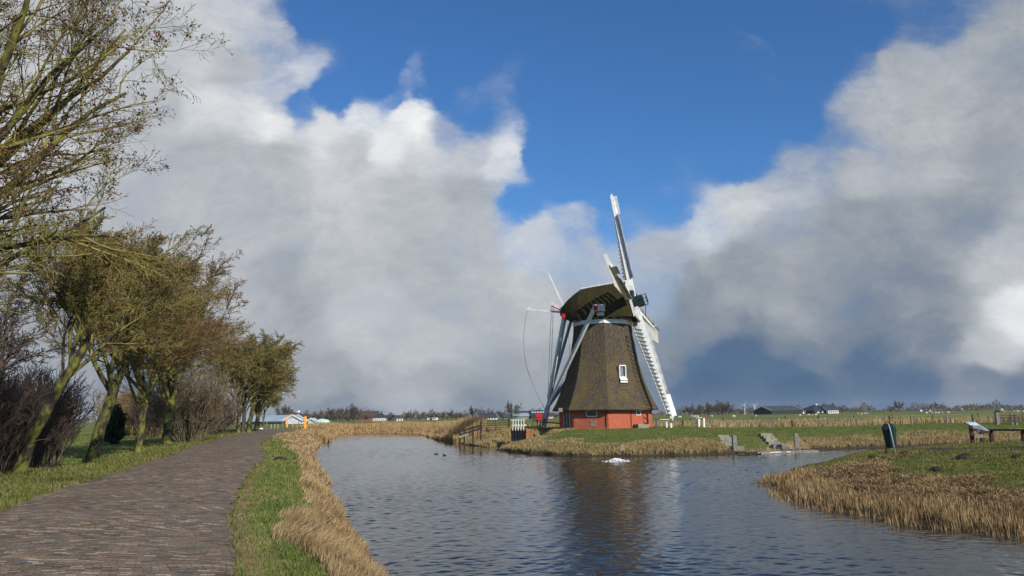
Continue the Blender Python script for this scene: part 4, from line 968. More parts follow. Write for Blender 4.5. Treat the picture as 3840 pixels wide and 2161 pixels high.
def sail(r, label, front, SL=SL):
    sroot = bpy.data.objects.new('sail', None); col.objects.link(sroot); sroot.parent = mill; sroot['label'] = label
    c = HUB + NV * (front - .55); r = (r + NV * .048).normalized(); lead = NV.cross(r).normalized()
    def fr(rr, l, n): return c + r * rr + lead * l + NV * n
    st_ = MB(); st_.loft([[fr(a_, l * w, n * w) for l, n in ((-1, -1), (1, -1), (1, 1), (-1, 1))] for a_, w in ((.0, .24), (3.0, .22), (SL, .135))]); st_.build('stock', M['white'], sroot)
    th = lambda q: math.radians(30 - 20 * (q - 2.2) / 8.6)
    # streamlined leading edge: a sheet metal shell
    phi = math.radians(45)
    ringsL = []
    for rr in np.linspace(2.35, SL - 2.3, 8):
        w = .76 - .02 * (rr - 2.35); t_ = .085; ringp = []
        pw = phi - .02 * (rr - 2.35)
        dl = (math.cos(pw), math.sin(pw)); dn = (-math.sin(pw), math.cos(pw))
        for k in range(10):
            a = 2 * math.pi * k / 10; u = (math.cos(a) * .5 + .5) * w - .06; v = math.sin(a) * t_ * (1.15 if math.cos(a) > 0 else .8)
            ringp.append(fr(rr, dl[0] * u + dn[0] * v, dl[1] * u + dn[1] * v))
        ringsL.append(ringp)
    MB().loft(ringsL).build('leading_shell', M['alu'], sroot, smooth=True)
    bd = MB(); dl = (math.cos(math.radians(74)), math.sin(math.radians(74)))
    bd.loft([[fr(rr, dl[0] * u - dl[1] * v, dl[1] * u + dl[0] * v) for u, v in ((.05, .03), (.48, .03), (.48, .07), (.05, .07))] for rr in (SL - 2.2, SL - .2)]); bd.build('tip_board', M['white'], sroot)
    MB().ell(fr(SL + .08, 0, 0), (.07, .07, .13)).build('tip_knob', M['white'], sroot)
    lt = MB(); N_ = 22; W_ = 1.45
    ends = []
    for i in range(N_):
        rr = 2.8 + (SL - 3.1) * i / (N_ - 1); t = th(rr); w = W_ - .25 * (i / (N_ - 1))
        e = (-math.cos(t) * w, -math.sin(t) * w); ends.append((rr, e))
        lt.beam(fr(rr, .12, 0), fr(rr, e[0] - .05, e[1]), .32, .03, upv=r)
    for f_ in (1.0,):
        for (r1, e1_), (r2, e2_) in zip(ends[:-1], ends[1:]): lt.beam(fr(r1, e1_[0] * f_, e1_[1] * f_ + .02), fr(r2, e2_[0] * f_, e2_[1] * f_ + .02), .06, .05)
    lt.build('shutters', M['cream'], sroot)
    return sroot
sail(aV, 'upright sail pointing at the sky', .12); sail(-aV, 'lower sail reaching down beside the thatch like a ladder', .12)
sail(bV, 'foreshortened sail pointing toward the camera', -.28, 10.5); sail(-bV, 'sail pointing away to the right behind the hub', -.28)

# ------------------------------------------------------------------ things round the water
def rotz(a): return Matrix.Rotation(a, 3, 'Z')
# white picket parapet on its brick culvert
pc = YP(1945, 1640, 67.5); cu = thing('picket_bridge', 'little ditch bridge with white and black picket parapet left of the windmill', 'bridge', (pc[0], pc[1], pc[2]))
MB().box((0, .5, .15), (1.25, .8, 1.0)).build('culvert_wall', M['black'], cu)
MB().box((.78, .05, .35), (.30, .35, .55), Matrix.Rotation(.15, 3, 'Y')).build('brick_corner', M['brick'], cu)
pk = MB(); 
for i in range(5):
    x_ = -.46 + i * .225
    MB().beam((x_ - .02, 0, .55), (x_ + .03, 0, 1.42), .10, .05).build('picket', M['white'], cu)
    MB().beam((x_ - .03, .003, -.1), (x_ - .02, .003, .55), .098, .05).build('picket_foot', M['black'], cu)
tr_ = MB().beam((-.62, 0, 1.42), (.60, 0, 1.42), .09, .11).build('top_rail', M['greyblue'], cu)
MB().box((.65, 0, 1.42), (.11, .12, .12)).build('red_end', M['red'], tr_)
MB().beam((-.55, .05, .98), (.66, .05, .98), .05, .10).build('middle_rail', M['offwhite'], cu)
# plank fence running down into the water
fe = thing('plank_fence', 'dark weathered plank fence stepping down to the water left of the picket bridge', 'fence', (0, 0, 0))
fp = [onland(1724, 1652, .5), onland(1740, 1650, .55), onland(1772, 1633, .8), onland(1801, 1613, .9)]
D_ = 72.0
FPp = [(1724, 1646, 1612), (1741, 1647, 1606), (1773, 1632, 1599), (1802, 1612, 1580)]
for px_, pb_, pt_ in FPp:
    a = YP(px_, pb_, D_); b__ = YP(px_, pt_, D_); MB().beam((a[0], D_, min(a[2], hz(a[0], D_)) - .2), (b__[0], D_, b__[2]), .13, .13).build('post', M['wood_dark'], fe)
for y0_, y1_ in ((1619, 1596), (1632, 1607)):
    a = YP(1723, y0_, D_ - .12); b__ = YP(1804, y1_, D_ - .12); MB().beam(a, b__, .04, .17).build('plank', M['wood_dark'], fe)
a = YP(1721, 1640, D_ - .2); b__ = YP(1757, 1628, D_ - .2); MB().beam(a, b__, .04, .18).build('plank', M['concrete'], fe)
# field gate
ga = thing('field_gate', 'rusty tubular field gate between the plank fence and the picket bridge', 'gate', (0, 0, 0))
A_ = YP(1804, 1578, 73.0); B_ = YP(1908, 1576, 76.0)
MB().beam((B_[0], B_[1], hz(B_[0], B_[1]) - .1), (B_[0], B_[1], B_[2] + .25), .16, .16).build('post', M['wood_dark'], ga)
for dz_ in (0, -.22, -.42, -.62, -.82): MB().tube([(A_[0], A_[1], A_[2] - .05 + dz_), (B_[0], B_[1], B_[2] + dz_)], .026, 6).build('bar', M['rust'], ga)
for f_ in (.02, .5, .98):
    p_ = Vector(A_).lerp(Vector(B_), f_); MB().tube([p_ + Vector((0, 0, -.9)), p_ + Vector((0, 0, .02))], .028, 6).build('upright', M['rust'], ga)
# white gate posts right of the mill
gp = YP(2630, 1609, 74.5); gp_ = thing('white_gate_posts', 'pair of white posts with a red corner on the lawn right of the windmill', 'gate posts', (gp[0], gp[1], hz(gp[0], gp[1])))
for x_, z_, m_ in ((-.18, .80, M['white']), (.28, .86, M['white'])): MB().box((x_, 0, z_ / 2), (.15, .12, z_), Matrix.Rotation(.03, 3, 'Y')).build('post', m_, gp_)
MB().box((-.33, .2, .40), (.09, .1, .80)).build('post', M['offwhite'], gp_)
tp_ = MB().beam((-.42, 0, .90), (.36, 0, .94), .08, .05).build('top_rail', M['offwhite'], gp_)
MB().box((.28, -.02, .97), (.15, .14, .12)).build('red_cap', M['red'], gp_)
# low white stand beside the foot of the sail
bp = YP(2466, 1604, 72.8); bn = thing('white_stand', 'low white table like stand on the grass between the mill base and the sail tip', 'stand', (bp[0], bp[1], hz(bp[0], bp[1])))
MB().box((.35, 0, .72), (1.35, .5, .07)).build('top', M['offwhite'], bn)
for x_ in (-.12, .82): MB().box((x_, 0, .34), (.14, .12, .69)).build('leg', M['white'], bn)
sp_ = YP(2517, 1604, 71.5); zz_ = hz(sp_[0], sp_[1]); tag(MB().beam((sp_[0], sp_[1], zz_ - .1), (sp_[0], sp_[1], zz_ + .42), .17, .17).build('short_post', M['white']), 'short white post under the tip of the lower sail', 'post')
# concrete steps
def steps(xs, ys, label):
    o = thing('concrete_steps', label, 'steps', (0, 0, 0), 0, 'concrete steps down to the jetty')
    for i, (x0_, x1_, y_) in enumerate(zip(xs[0], xs[1], ys)):
        last = i == len(ys) - 1; d_ = 57.2 - i * .44 - (.3 if last else 0); a = YP(x0_, y_, d_); b__ = YP(x1_, y_, d_); z_ = a[2]
        MB().box(((a[0] + b__[0]) / 2, d_ + .25, z_ - .14), (b__[0] - a[0], .50, .28 if not last else .34), Matrix.Rotation(random.uniform(-.02, .02), 3, 'Y')).build('landing_block' if last else 'step', M['wood_grey'] if last else M['concrete'], o, bevel=.012)
steps(((2690, 2699, 2707, 2716, 2748), (2734, 2743, 2748, 2753, 2791)), (1632, 1641, 1650, 1663, 1676), 'left flight of weathered concrete steps, beside the shorter mooring post')
steps(((2853, 2863, 2872, 2882, 2900), (2896, 2904, 2915, 2924, 2956)), (1626, 1635, 1644, 1657, 1669), 'right flight of weathered concrete steps, ending at a dark wooden block')
for px_, pb_, pt_, dd_, lab in ((2754, 1698, 1633, 53.0, 'mooring post at the foot of the left steps'), (2986, 1688, 1626, 54.0, 'mooring post to the right of the right steps')):
    a = YP(px_ + 3, pb_, dd_); b__ = YP(px_ - 1, pt_, dd_); tag(MB().beam((a[0], dd_, -.5), (b__[0], dd_ + .05, b__[2]), .26, .26).build('mooring_post', M['wood_grey'], bevel=.015), lab, 'post', 'mooring posts')
# jetty
J0 = G(2755, 1699, .10); J1 = G(3048, 1690, .10); jt = thing('jetty', 'low grey wooden jetty along the bank below the concrete steps', 'jetty', (0, 0, 0))
jd = (Vector(J1) - Vector(J0)); jn = Vector((-jd.y, jd.x, 0)).normalized(); off_ = jn * .1
for k in range(3): MB().beam(Vector(J0) + jd * .22 + jn * (-.15 + k * .27) - jn * .3, Vector(J1) + jn * (-.15 + k * .27) - jn * .3, .25, .09).build('deck_plank', M['wood_grey'], jt)
MB().beam(Vector(J0) + jd * .26 - jn * .60 + Vector((0, 0, -.06)), Vector(J0) + jd * .74 - jn * .60 + Vector((0, 0, -.06)), .07, .19).build('fender_board', M['wood_grey'], jt)
MB().beam(Vector(J0) + jd * .745 - jn * .60 + Vector((0, 0, -.06)), Vector(J1) - jn * .60 + Vector((0, 0, -.06)), .07, .15).build('fender_board', M['wood_grey'], jt)
MB().beam(Vector(J0) - jn * .2, Vector(J0) + jd * .25 - jn * .35, .3, .1).build('deck_plank', M['wood_dark'], jt)
for t_ in (.26, .5, .75, .98):
    q = Vector(J0) + jd * t_ - jn * .45; MB().beam(q + Vector((0, 0, -.7)), q + Vector((0, 0, .0)), .12, .12).build('pile', M['wood_dark'], jt)
wm = MB()
for t_ in (.38, .42, .45, .48, .60):
    q = Vector(J0) + jd * t_ - jn * .64 + Vector((0, 0, .0)); wm.box(q, (.28, .03, .07))
wm.build('white_paint_patches', M['cream'], jt)
# small sign on the bank and the aerator in the water
sg = YP(2336, 1712, 49.6); so_ = thing('bank_sign', 'small pale board on a stake in the straw at the water edge below the windmill', 'sign', (sg[0], 49.6, .02), -.1)
MB().box((0, 0, .55), (.22, .05, .36), Matrix.Rotation(-.12, 3, 'Y')).build('board', M['concrete'], so_); MB().box((0, .045, .2), (.10, .035, .9)).build('stake', M['wood_dark'], so_)
fo = YP(2313, 1729, 45.2); n = 900; rg = np.random.default_rng(4)
aer = thing('water_jet', 'white foaming water jet bubbling up in the canal below the windmill', 'fountain', (fo[0], fo[1], 0.0))
ax_ = rg.normal(0, .28, n); ay = rg.normal(0, .22, n); az_ = np.clip(.11 - (ax_ ** 2 + ay ** 2) * .5, .0, .13) * rg.uniform(.2, 1.2, n); c_ = np.stack([ax_, ay, az_], 1)
q_ = rg.normal(0, .033, (n, 4, 3)); V = (c_[:, None] + q_).reshape(-1, 3); k_ = np.arange(n)[:, None] * 4
np_mesh('spray', V, [np.vstack([k_ + np.array([[0, 1, 2]]), k_ + np.array([[0, 2, 3]]), k_ + np.array([[0, 3, 1]]), k_ + np.array([[1, 2, 3]])])], M['foam'], aer)
MB().ell((0, 0, 0), (.42, .30, .08), nu=14).build('foam_dome', M['foam'], aer, smooth=True)

# litter bin
bp = YP(3345, 1688, 32.6); bp = (float(bp[0]), 32.6, hz(bp[0], 32.6)); bi = thing('litter_bin', 'dark green litter bin hung on a bent steel tube on the headland', 'bin', bp, -.35); bi.scale = (1.0, 1.0, (YP(3345, 1587, 32.6)[2] - bp[2]) / 1.21)
def rr_ring(w, d, z, sk=0, ch=.22):
    pts = []
    for sx, sy in ((-1, -1), (1, -1), (1, 1), (-1, 1)):
        cx_ = sx * w / 2; cy = sy * d / 2; a = (sx * w / 2 - sx * ch * w * (1 if sx * sy > 0 else 0), cy); 
        p1 = (cx_ - sx * ch * w, cy); p2 = (cx_, cy - sy * ch * d)
        pts += [p1, p2] if sx * sy < 0 else [p2, p1]
    return [Vector((x_ + sk, y_, z)) for x_, y_ in pts]
rings = [rr_ring(.34, .30, .22, -.02), rr_ring(.37, .33, .26, -.02), rr_ring(.50, .44, .96, -.05), rr_ring(.50, .44, 1.06, -.05), rr_ring(.36, .40, 1.18, -.04), rr_ring(.24, .3, 1.20, -.04)]
bb_ = MB().loft(rings).build('bin_body', M['green_dark'], bi, smooth=False)
MB().box((-.16, -.235, 1.02), (.22, .03, .13)).build('opening', M['black'], bb_)
mk_ = MB(); z_ = .95
for i in range(4):
    mk_.beam((.215, -.1 + (i % 2) * .06, z_ - i * .1), (.205, -.04 - (i % 2) * .06, z_ - i * .1 - .09), .012, .02)
mk_.beam((.222, -.12, .98), (.2, -.10, .62), .01, .02); mk_.build('graffiti', M['steel'], bb_)
MB().tube([(.10, -.24, -.15), (.03, -.26, .5), (-.03, -.27, .98), (-.07, -.22, 1.17), (-.10, 0, 1.20), (-.12, .22, 1.15), (-.16, .26, .9), (-.2, .26, -.15)], .030, 8).build('support_tube', M['steel'], bi, smooth=True)
# information panel
ip = YP(3664, 1652, 41.2); ip = (float(ip[0]), 41.2, hz(ip[0], 41.2)); inf = thing('information_panel', 'sloping white information panel on a red brown wooden stand at the waterside', 'sign', ip, -.12)
inf.rotation_euler = (0, 0, 0)
def loc_(px_, py_, y_): q = YP(px_, py_, y_); return Vector((q[0] - ip[0], y_ - ip[1], q[2] - ip[2]))
TL, TR, BR, BL = loc_(3617, 1582, ip[1] + .35), loc_(3657, 1582, ip[1] + .75), loc_(3711, 1615, ip[1] + .35), loc_(3671, 1618, ip[1] - .15)
nrm = (TR - TL).cross(BL - TL).normalized(); nrm = nrm if nrm.z > 0 else -nrm
def slab(a, b__, c_, d_, t0, t1): return MB().loft([[p_ + nrm * t for p_ in (a, b__, c_, d_)] for t in (t0, t1)])
pn = slab(TL, TR, BR, BL, -.045, 0).build('panel', surf('grey_laminate', (.16, .18, .21), (.24, .26, .29), 5, .8), inf)
def pq(u0, u1, v0, v1):
    f = lambda u, v: (TL.lerp(TR, u)).lerp(BL.lerp(BR, u), v)
    return f(u0, v0), f(u1, v0), f(u1, v1), f(u0, v1)
ps = surf('printed_panel_picture', (.22, .33, .46), (.50, .58, .62), 9, .4)
slab(*pq(.1, .9, .08, .40), .002, .006).build('printed_picture', ps, pn)
ink = surf('dark_print', (.05, .07, .12), (.12, .14, .2), 9, .5)
tl_ = MB(); rgl = random.Random(3)
for i in range(9):
    q4 = pq(.12, .12 + rgl.uniform(.5, .76), .46 + i * .052, .475 + i * .052); s4 = [p_ + nrm * t for t in (.002, .006) for p_ in q4]; tl_.add(s4, [(3, 2, 1, 0), (4, 5, 6, 7), (0, 1, 5, 4), (1, 2, 6, 5), (2, 3, 7, 6), (3, 0, 4, 7)])
tl_.build('print_lines', ink, pn)
cM = (TL + BL) / 2 + (TR - TL) * .35
for px_, yo in ((3646, .1), (3684, -.05)):
    a = loc_(px_, 1652, ip[1] + yo); t_ = (px_ - 3617) / 75; ztop = TL.z + (BL.z - TL.z) * min(1, t_ * 1.1) + .02
    MB().beam((a.x, a.y, -.12), (a.x, a.y, ztop), .15, .13).build('leg', M['wood_red'], inf)
a, c_ = loc_(3640, 1608, ip[1] + .1), loc_(3706, 1622, ip[1] + .05); MB().beam(a, c_, .3, .10).build('under_frame', M['wood_red'], inf)
a, c_ = loc_(3655, 1635, ip[1] - .1), loc_(3687, 1636, ip[1] - .1); MB().beam(a, c_, .04, .17).build('lower_board', M['wood_grey'], inf)
# low bar barrier running to the right edge
lb = thing('low_barrier', 'low dark wooden bar barrier between the information panel and the right edge', 'barrier', (0, 0, 0))
r0_ = YP(3712, 1613, 43.2); r1_ = YP(3836, 1613, 41.0); r2_ = YP(3990, 1614, 38.5)
MB().beam(r0_, r1_, .13, .09).beam(r1_, r2_, .13, .09).build('bar', M['wood_dark'], lb)
for p_ in (r1_, r2_, r0_ + (r1_ - r0_) * .03): MB().beam((p_[0], p_[1], hz(p_[0], p_[1]) - .1), (p_[0], p_[1], p_[2] + .03), .17, .17).build('post', M['wood_red'], lb)
# molehills
GM = 'molehills on the headland grass'
for k, (px_, py_, s_, lab) in enumerate(((3396, 1727, .17, 'largest dark molehill, below and right of the litter bin'), (3322, 1727, .14, 'molehill below and left of the litter bin'), (3272, 1713, .11, 'small molehill at the left end of the headland grass'), (3610, 1722, .2, 'broad molehill below the information panel'), (3625, 1704, .15, 'flat molehill just behind the broad one below the information panel'), (3680, 1738, .1, 'tiny molehill right of the broad one'), (3515, 1765, .16, 'dark soil heap halfway down the headland slope'), (3815, 1725, .14, 'molehill at the right edge beside the gravel track'), (1048, 1731, .2, 'molehill of dark earth on the road verge'))):
    p = onland(px_, py_, .9); rg = np.random.default_rng(k)
    m = MB(); m.ell((0, 0, 0), (s_ * 1.3, s_, s_ * .8), nu=16, nv=9); m.v = [tuple(np.array(v) * (1 + rg.normal(0, .09))) for v in m.v]
    o = m.build('molehill', M['soil']); o.location = p; tag(o, lab, 'molehill', GM)
# cormorant on its post, two coots
cb = YP(1232, 1672, 80.5); co = thing('cormorant', 'black cormorant standing upright on a stump at the left bank', 'bird', (cb[0], 80.5, 0))
MB().tube([(.03, 0, -.3), (.02, 0, .12)], .05, 6).build('stump', M['wood_dark'], co)
m = MB(); m.tube([(-.13, 0, .06), (-.06, 0, .2), (0, 0, .34), (.04, 0, .46), (.05, 0, .56), (.03, 0, .62)], .04, 8, .03); m.ell((-.0, 0, .32), (.095, .09, .17), Matrix.Rotation(.2, 3, 'Y')); m.ell((.045, 0, .64), (.05, .035, .04)); m.beam((.08, 0, .645), (.15, 0, .64), .02, .02, .008, .008); m.build('bird_body', M['feather'], co, smooth=True)
co2 = None
for k, (px_, py_, lab, rz_) in enumerate(((1635, 1705, 'left coot swimming in the canal', 0), (1667, 1709, 'right coot swimming in the canal', 3.1))):
    p = G(px_, py_, 0)
    m = MB(); m.ell((0, 0, .05), (.19, .1, .085), nu=12); m.tube([(.13, 0, .08), (.17, 0, .16), (.18, 0, .20)], .035, 8, .03); m.ell((.19, 0, .22), (.05, .036, .04)); m.beam((-.15, 0, .08), (-.24, 0, .12), .07, .03, .02, .01)
    o = m.build('coot', M['feather'], smooth=True); o.location = p; o.scale = (.62,) * 3; o.rotation_euler.z = rz_; tag(o, lab, 'bird', 'coots on the water')
    m = MB(); m.beam((.225, 0, .222), (.265, 0, .21), .022, .03, .008, .008); m.build('beak', M['white'], o)
# orange posts, white stones, boxes by the road bend
for px_, py_, pt_, lab in ((1076, 1603, 1564, 'left orange square post at the road bend'), (1144, 1608, 1563, 'right orange square post beside the reeds')):
    p = onland(px_, py_, 1.2); h_ = YP(px_, pt_, p[1])[2] - p[2]; o = thing('orange_post', lab, 'post', p, .4, 'orange posts either side of the road end')
    MB().box((0, 0, h_ / 2), (.30, .22, h_)).build('post_body', M['orange'], o); MB().box((0, 0, h_ + .02), (.32, .24, .05)).build('post_cap', M['orange'], o)
p = onland(1098, 1604, 1.2); tag(MB().box((p[0], p[1], p[2] + .4), (.08, .08, .8)).build('marker_post', M['offwhite']), 'thin pale marker post between the two orange posts', 'post')
for px_, py_, s_, lab in ((979, 1611, .32, 'larger white stone on the verge beneath the last trees'), (938, 1609, .18, 'smaller white stone among the tree bases')):
    p = onland(px_, py_, 1.15); m = MB(); m.ell((0, 0, .05), (s_, s_ * .8, s_ * .65), nu=9, nv=6); m.v = [(a + random.uniform(-.03, .03), b__ + random.uniform(-.03, .03), c_ + random.uniform(-.02, .03)) for a, b__, c_ in m.v]
    o = m.build('white_stone', M['white']); o.location = p; tag(o, lab, 'stone', 'white stones at the road edge')
for k, px_ in enumerate((1018, 1031, 1043)):
    q = YP(px_, 1587, 150); o = thing('dark_box', ('left', 'middle', 'right')[k] + ' of three dark red boxes on poles before the long shed', 'box', (q[0], 150, q[2]), 0, 'dark boxes on poles')
    MB().box((0, 0, 0), (.32, .3, .22)).build('box_body', M['wood_red'], o); MB().beam((0, 0, -.1), (0, 0, hz(q[0], 150) - q[2]), .07, .07).build('pole', M['offwhite'], o)
# dead leaf litter heap at the hedge foot
# ------------------------------------------------------------------ pasture fences
def wire_fence(label, pts, hpost, mats, wires=(.45, .92), tops=None):
    o = thing('wire_fence', label, 'fence', (0, 0, 0)); P_ = []
    for i, (px_, y_, h_) in enumerate(pts):
        q = YP(px_, 1590, y_); z_ = hz(q[0], y_); hh_ = h_ or hpost; P_.append((q[0], y_, z_, hh_))
        MB().beam((q[0], y_, z_ - .1), (q[0] + random.uniform(-.05, .05), y_, z_ + hh_), .12, .12).build('post', mats[i % len(mats)], o)
    w = MB()
    for f_ in wires:
        for a, b__ in zip(P_[:-1], P_[1:]): w.beam((a[0], a[1], a[2] + a[3] * f_), (b__[0], b__[1], b__[2] + b__[3] * f_), .010, .010)
    w.build('wires', M['steel'], o)
wire_fence('nearer post and wire fence right behind the lawn', [(2560, 84, None), (2732, 84, .78), (2883, 84, .82), (2970, 84, .82), (3110, 84.5, .88), (3194, 85, .9), (3337, 85.5, .95), (3420, 86, .95), (3553, 87, .95), (3650, 88, .9), (3735, 89, .9), (3840, 90, .9)], .82, [M['wood_dark'], M['wood_grey'], M['wood_grey']])
wire_fence('farther post and wire fence across the pasture', [(2590, 118, None), (2712, 118, None), (2822, 118, None), (2945, 118, .95), (3070, 119, 1.0), (3205, 120, None), (3347, 121, None), (3500, 122, None), (3670, 124, None), (3840, 126, None)], .85, [M['wood_dark']])
wire_fence('short wire fence behind the road bend and the reeds', [(1000, 138, None), (1060, 139, None), (1120, 140, None), (1180, 141, None), (1240, 142, None), (1300, 143, None), (1360, 144, None), (1420, 144, None), (1500, 145, None), (1580, 146, None)], 1.2, [M['wood_grey']])
# tubular gate at the far right
gt = thing('pasture_gate', 'weathered tubular pasture gate on wooden posts at the right edge', 'gate', (0, 0, 0))
yG = 66.0
for px_, pb_, pt_, w_ in ((3741, 1585, 1545, .26), (3795, 1580, 1550, .16), (3811, 1592, 1552, .15)):
    a = YP(px_, pb_, yG); b__ = YP(px_, pt_, yG); MB().beam((a[0], yG, hz(a[0], yG) - .1), (a[0], yG, b__[2]), w_, w_).build('post', M['wood_grey'], gt)
a = YP(3741, 1546, yG); MB().box((a[0], yG, a[2] + .05), (.28, .28, .16)).build('post_top', M['black'], gt)
for y_ in (1558, 1565, 1571, 1577, 1583):
    a = YP(3745, y_, yG - .1); b__ = YP(3860, y_ - 2, yG - .1); MB().tube([a, b__], .028, 6).build('bar', M['rust'], gt)

# ------------------------------------------------------------------ the far edge of the fields
def spec_far(h, wide, dens=1.0, el=(30, 80)):
    return dict(trunk=[(0, 0, -.3), (0, 0, h * .25)], r=(.035 * h, .026 * h), levels=[
        dict(m=7, tmin=.5, el=el, len=h * .62 * wide, K=5, gn=.12, trop=(0, 0, .03), s=4, end=.3),
        dict(m=int(7 * dens), tmin=.15, ratio=.52, ang=(20, 55), K=4, gn=.12, trop=(0, 0, .04), s=3, rr=.6, end=.4),
        dict(m=9, tmin=.15, ratio=.5, ang=(20, 60), K=3, gn=.12, trop=(0, 0, .03), s=3, rr=.7, end=.6),
        dict(m=7, tmin=.1, ratio=.5, ang=(20, 60), K=2, gn=.1, trop=(0, 0, .03), s=3, rr=.8, end=.8)])
FT = [tree('far_tree', '', (0, -500, -50), 101 + k, spec_far(10, w_, 1.0, e_), M['bark_dark'], M['twig_far'], (.10, .038)) for k, (w_, e_) in enumerate(((1.0, (30, 80)), (1.12, (15, 70)), (.8, (45, 85)), (1.0, (5, 80))))]
ft_i = 0
def fartree(px_, top, dist, label, kind=None, group='bare trees along the far field edge', wide=1.0, base=None):
    global ft_i
    k = kind if kind is not None else ft_i % 4; ft_i += 1
    q = YP(px_, 1560, dist); z_ = .9; t_ = YP(px_, top, dist)[2]
    h_ = max(2.5, t_ - z_); zz = .9; o = copy_tree(FT[k]); s_ = h_ / 8.3; o.location = (q[0], dist, z_); o.scale = (s_ * wide, s_ * wide, s_); o.rotation_euler.z = ft_i * 1.3
    o['label'] = label; o['category'] = 'tree'; o['group'] = group; return o
GT = 'bare trees along the far field edge'
fartree(1078, 1512, 330, 'slender bare tree rising behind the grey roofed shed by the orange posts', 2)
fartree(1055, 1525, 340, 'low bare tree left of the slender one behind the shed', 0)
fartree(1135, 1540, 330, 'rounded bare tree just right of the white dish above the brown roof', 3)
lab1 = 'bare tree in the dense clump between the white shed and the big roofed farm'
for px_, t_ in ((1178, 1545), (1196, 1538), (1215, 1542), (1238, 1528), (1262, 1524), (1285, 1530), (1308, 1519), (1330, 1516), (1350, 1522), (1225, 1552), (1250, 1548), (1275, 1550), (1298, 1546), (1322, 1548), (1345, 1545), (1372, 1550), (1208, 1555), (1160, 1552)):
    fartree(px_, t_, 350 + (px_ % 7) * 8, lab1, group='dense tree clump right of the white shed', wide=1.15)
fartree(1465, 1548, 420, 'small bare tree above the dark barn left of the white gabled house', 0)
fartree(1524, 1540, 400, 'dark tree immediately right of the white gabled house', 3); fartree(1543, 1541, 402, 'second dark tree right of the white gabled house', 1)
fartree(1575, 1543, 400, 'rounded tree standing alone left of the parked caravans', 3)
lab2 = 'one of the bare trees lined up behind the parked caravans'
for px_, t_ in ((1600, 1542), (1618, 1545), (1637, 1540), (1660, 1545), (1676, 1538), (1692, 1537), (1705, 1545), (1722, 1546), (1740, 1542)): fartree(px_, t_, 400 + (px_ % 5) * 9, lab2, group='trees behind the caravans', wide=1.15)
fartree(1774, 1523, 380, 'tall pale round tree left of the low shed with the white gable', 0, wide=1.0)
fartree(1826, 1531, 430, 'tree behind the left end of the low shed roof', 3); fartree(1847, 1534, 420, 'tree behind the white gable of the low shed', 1)
fartree(1868, 1537, 425, 'left one of two low trees before the tall egg shaped tree', 3); fartree(1888, 1538, 425, 'right one of two low trees before the tall egg shaped tree', 1)
fartree(1919, 1507, 330, 'tall egg shaped bare tree standing alone among the farm sheds', 0, wide=.95)
fartree(1951, 1534, 430, 'small tree behind the dark barn right of the egg shaped tree', 3)
fartree(2012, 1528, 400, 'round tree above the barn with the skylights', 3); fartree(2034, 1533, 400, 'tree above the right end of the barn with the skylights', 1)
fartree(2085, 1545, 380, 'tree seen between the tail pole and the mill base', 3)
lab3 = 'one of the bare trees in the tall dark wood right of the windmill'
for px_, t_ in ((2585, 1523), (2606, 1518), (2624, 1512), (2642, 1514), (2660, 1510), (2678, 1505), (2694, 1503), (2710, 1508), (2724, 1506), (2735, 1520), (2568, 1532), (2655, 1528), (2688, 1525), (2615, 1530)):
    fartree(px_, t_, 480 + (px_ % 7) * 9, lab3, group='tall dark wood right of the windmill', wide=1.0)
fartree(2778, 1530, 520, 'small tree just left of the first wind turbine', 3); fartree(2815, 1532, 520, 'small tree between the two wind turbines', 1); fartree(2845, 1528, 500, 'thin tree between the second turbine and the big barn', 2)
fartree(2900, 1522, 560, 'treetop behind the left half of the big barn roof', 3); fartree(2935, 1521, 560, 'treetop behind the right half of the big barn roof', 1)
fartree(3158, 1518, 480, 'rounded tree right of the farmhouse with the white ridge', 3, wide=1.2)
fartree(3205, 1526, 600, 'first low tree in the gap right of the farmhouse', 3); fartree(3235, 1530, 600, 'second low tree in the gap right of the farmhouse', 1); fartree(3262, 1527, 620, 'third low tree in the gap right of the farmhouse', 0)
fartree(3345, 1517, 560, 'left tree of the pair above the litter bin', 3); fartree(3372, 1503, 560, 'tallest tree above the litter bin', 0, wide=.95)
fartree(3412, 1524, 640, 'low tree right of the tallest tree above the litter bin', 3); fartree(3440, 1523, 640, 'low tree left of the small houses on the horizon', 1)
fartree(3482, 1510, 600, 'round tree above the small houses on the horizon', 3, wide=1.1); fartree(3515, 1508, 600, 'pointed tree right of the round one above the small houses', 0); fartree(3552, 1520, 640, 'low tree right of the small houses on the horizon', 3)
for i in range(11):
    fartree(3590 + i * 24, 1518 - (i % 3), 850, 'one of the distant trees on the horizon above the right pasture', group='distant trees at the right horizon', wide=1.6)
for o in FT:
    for c_ in list(o.children): bpy.data.objects.remove(c_)
    bpy.data.objects.remove(o)
# far-off woods and hedges that read as one mass
n = 60000; rg = np.random.default_rng(77)
aa_ = rg.uniform(-41, 41, n); rr_ = rg.uniform(620, 760, n); x_ = rr_ * np.sin(np.radians(aa_)); y_ = rr_ * np.cos(np.radians(aa_))
top_ = 3.2 + 2.0 * np.sin(aa_ * 1.7) + 1.6 * np.sin(aa_ * 4.3 + 1) + 1.0 * np.sin(aa_ * 11 + 2) + .6 * np.sin(aa_ * 37)
top_ = np.clip(top_, .9, 9) * np.where(aa_ < -4, 1.25, 1.0); keep = rg.uniform(0, 1, n) < .9
z_ = .8 + top_ * rg.uniform(0, 1, n) ** .7
c_ = np.stack([x_, y_, z_], 1)[keep]; m_ = len(c_); q_ = rg.normal(0, .20, (m_, 4, 3)) * np.array([1.0, 1.0, 2.2]); q_[:, :, 2] = np.clip(q_[:, :, 2], -.9, .9)
V = (c_[:, None] + q_).reshape(-1, 3)
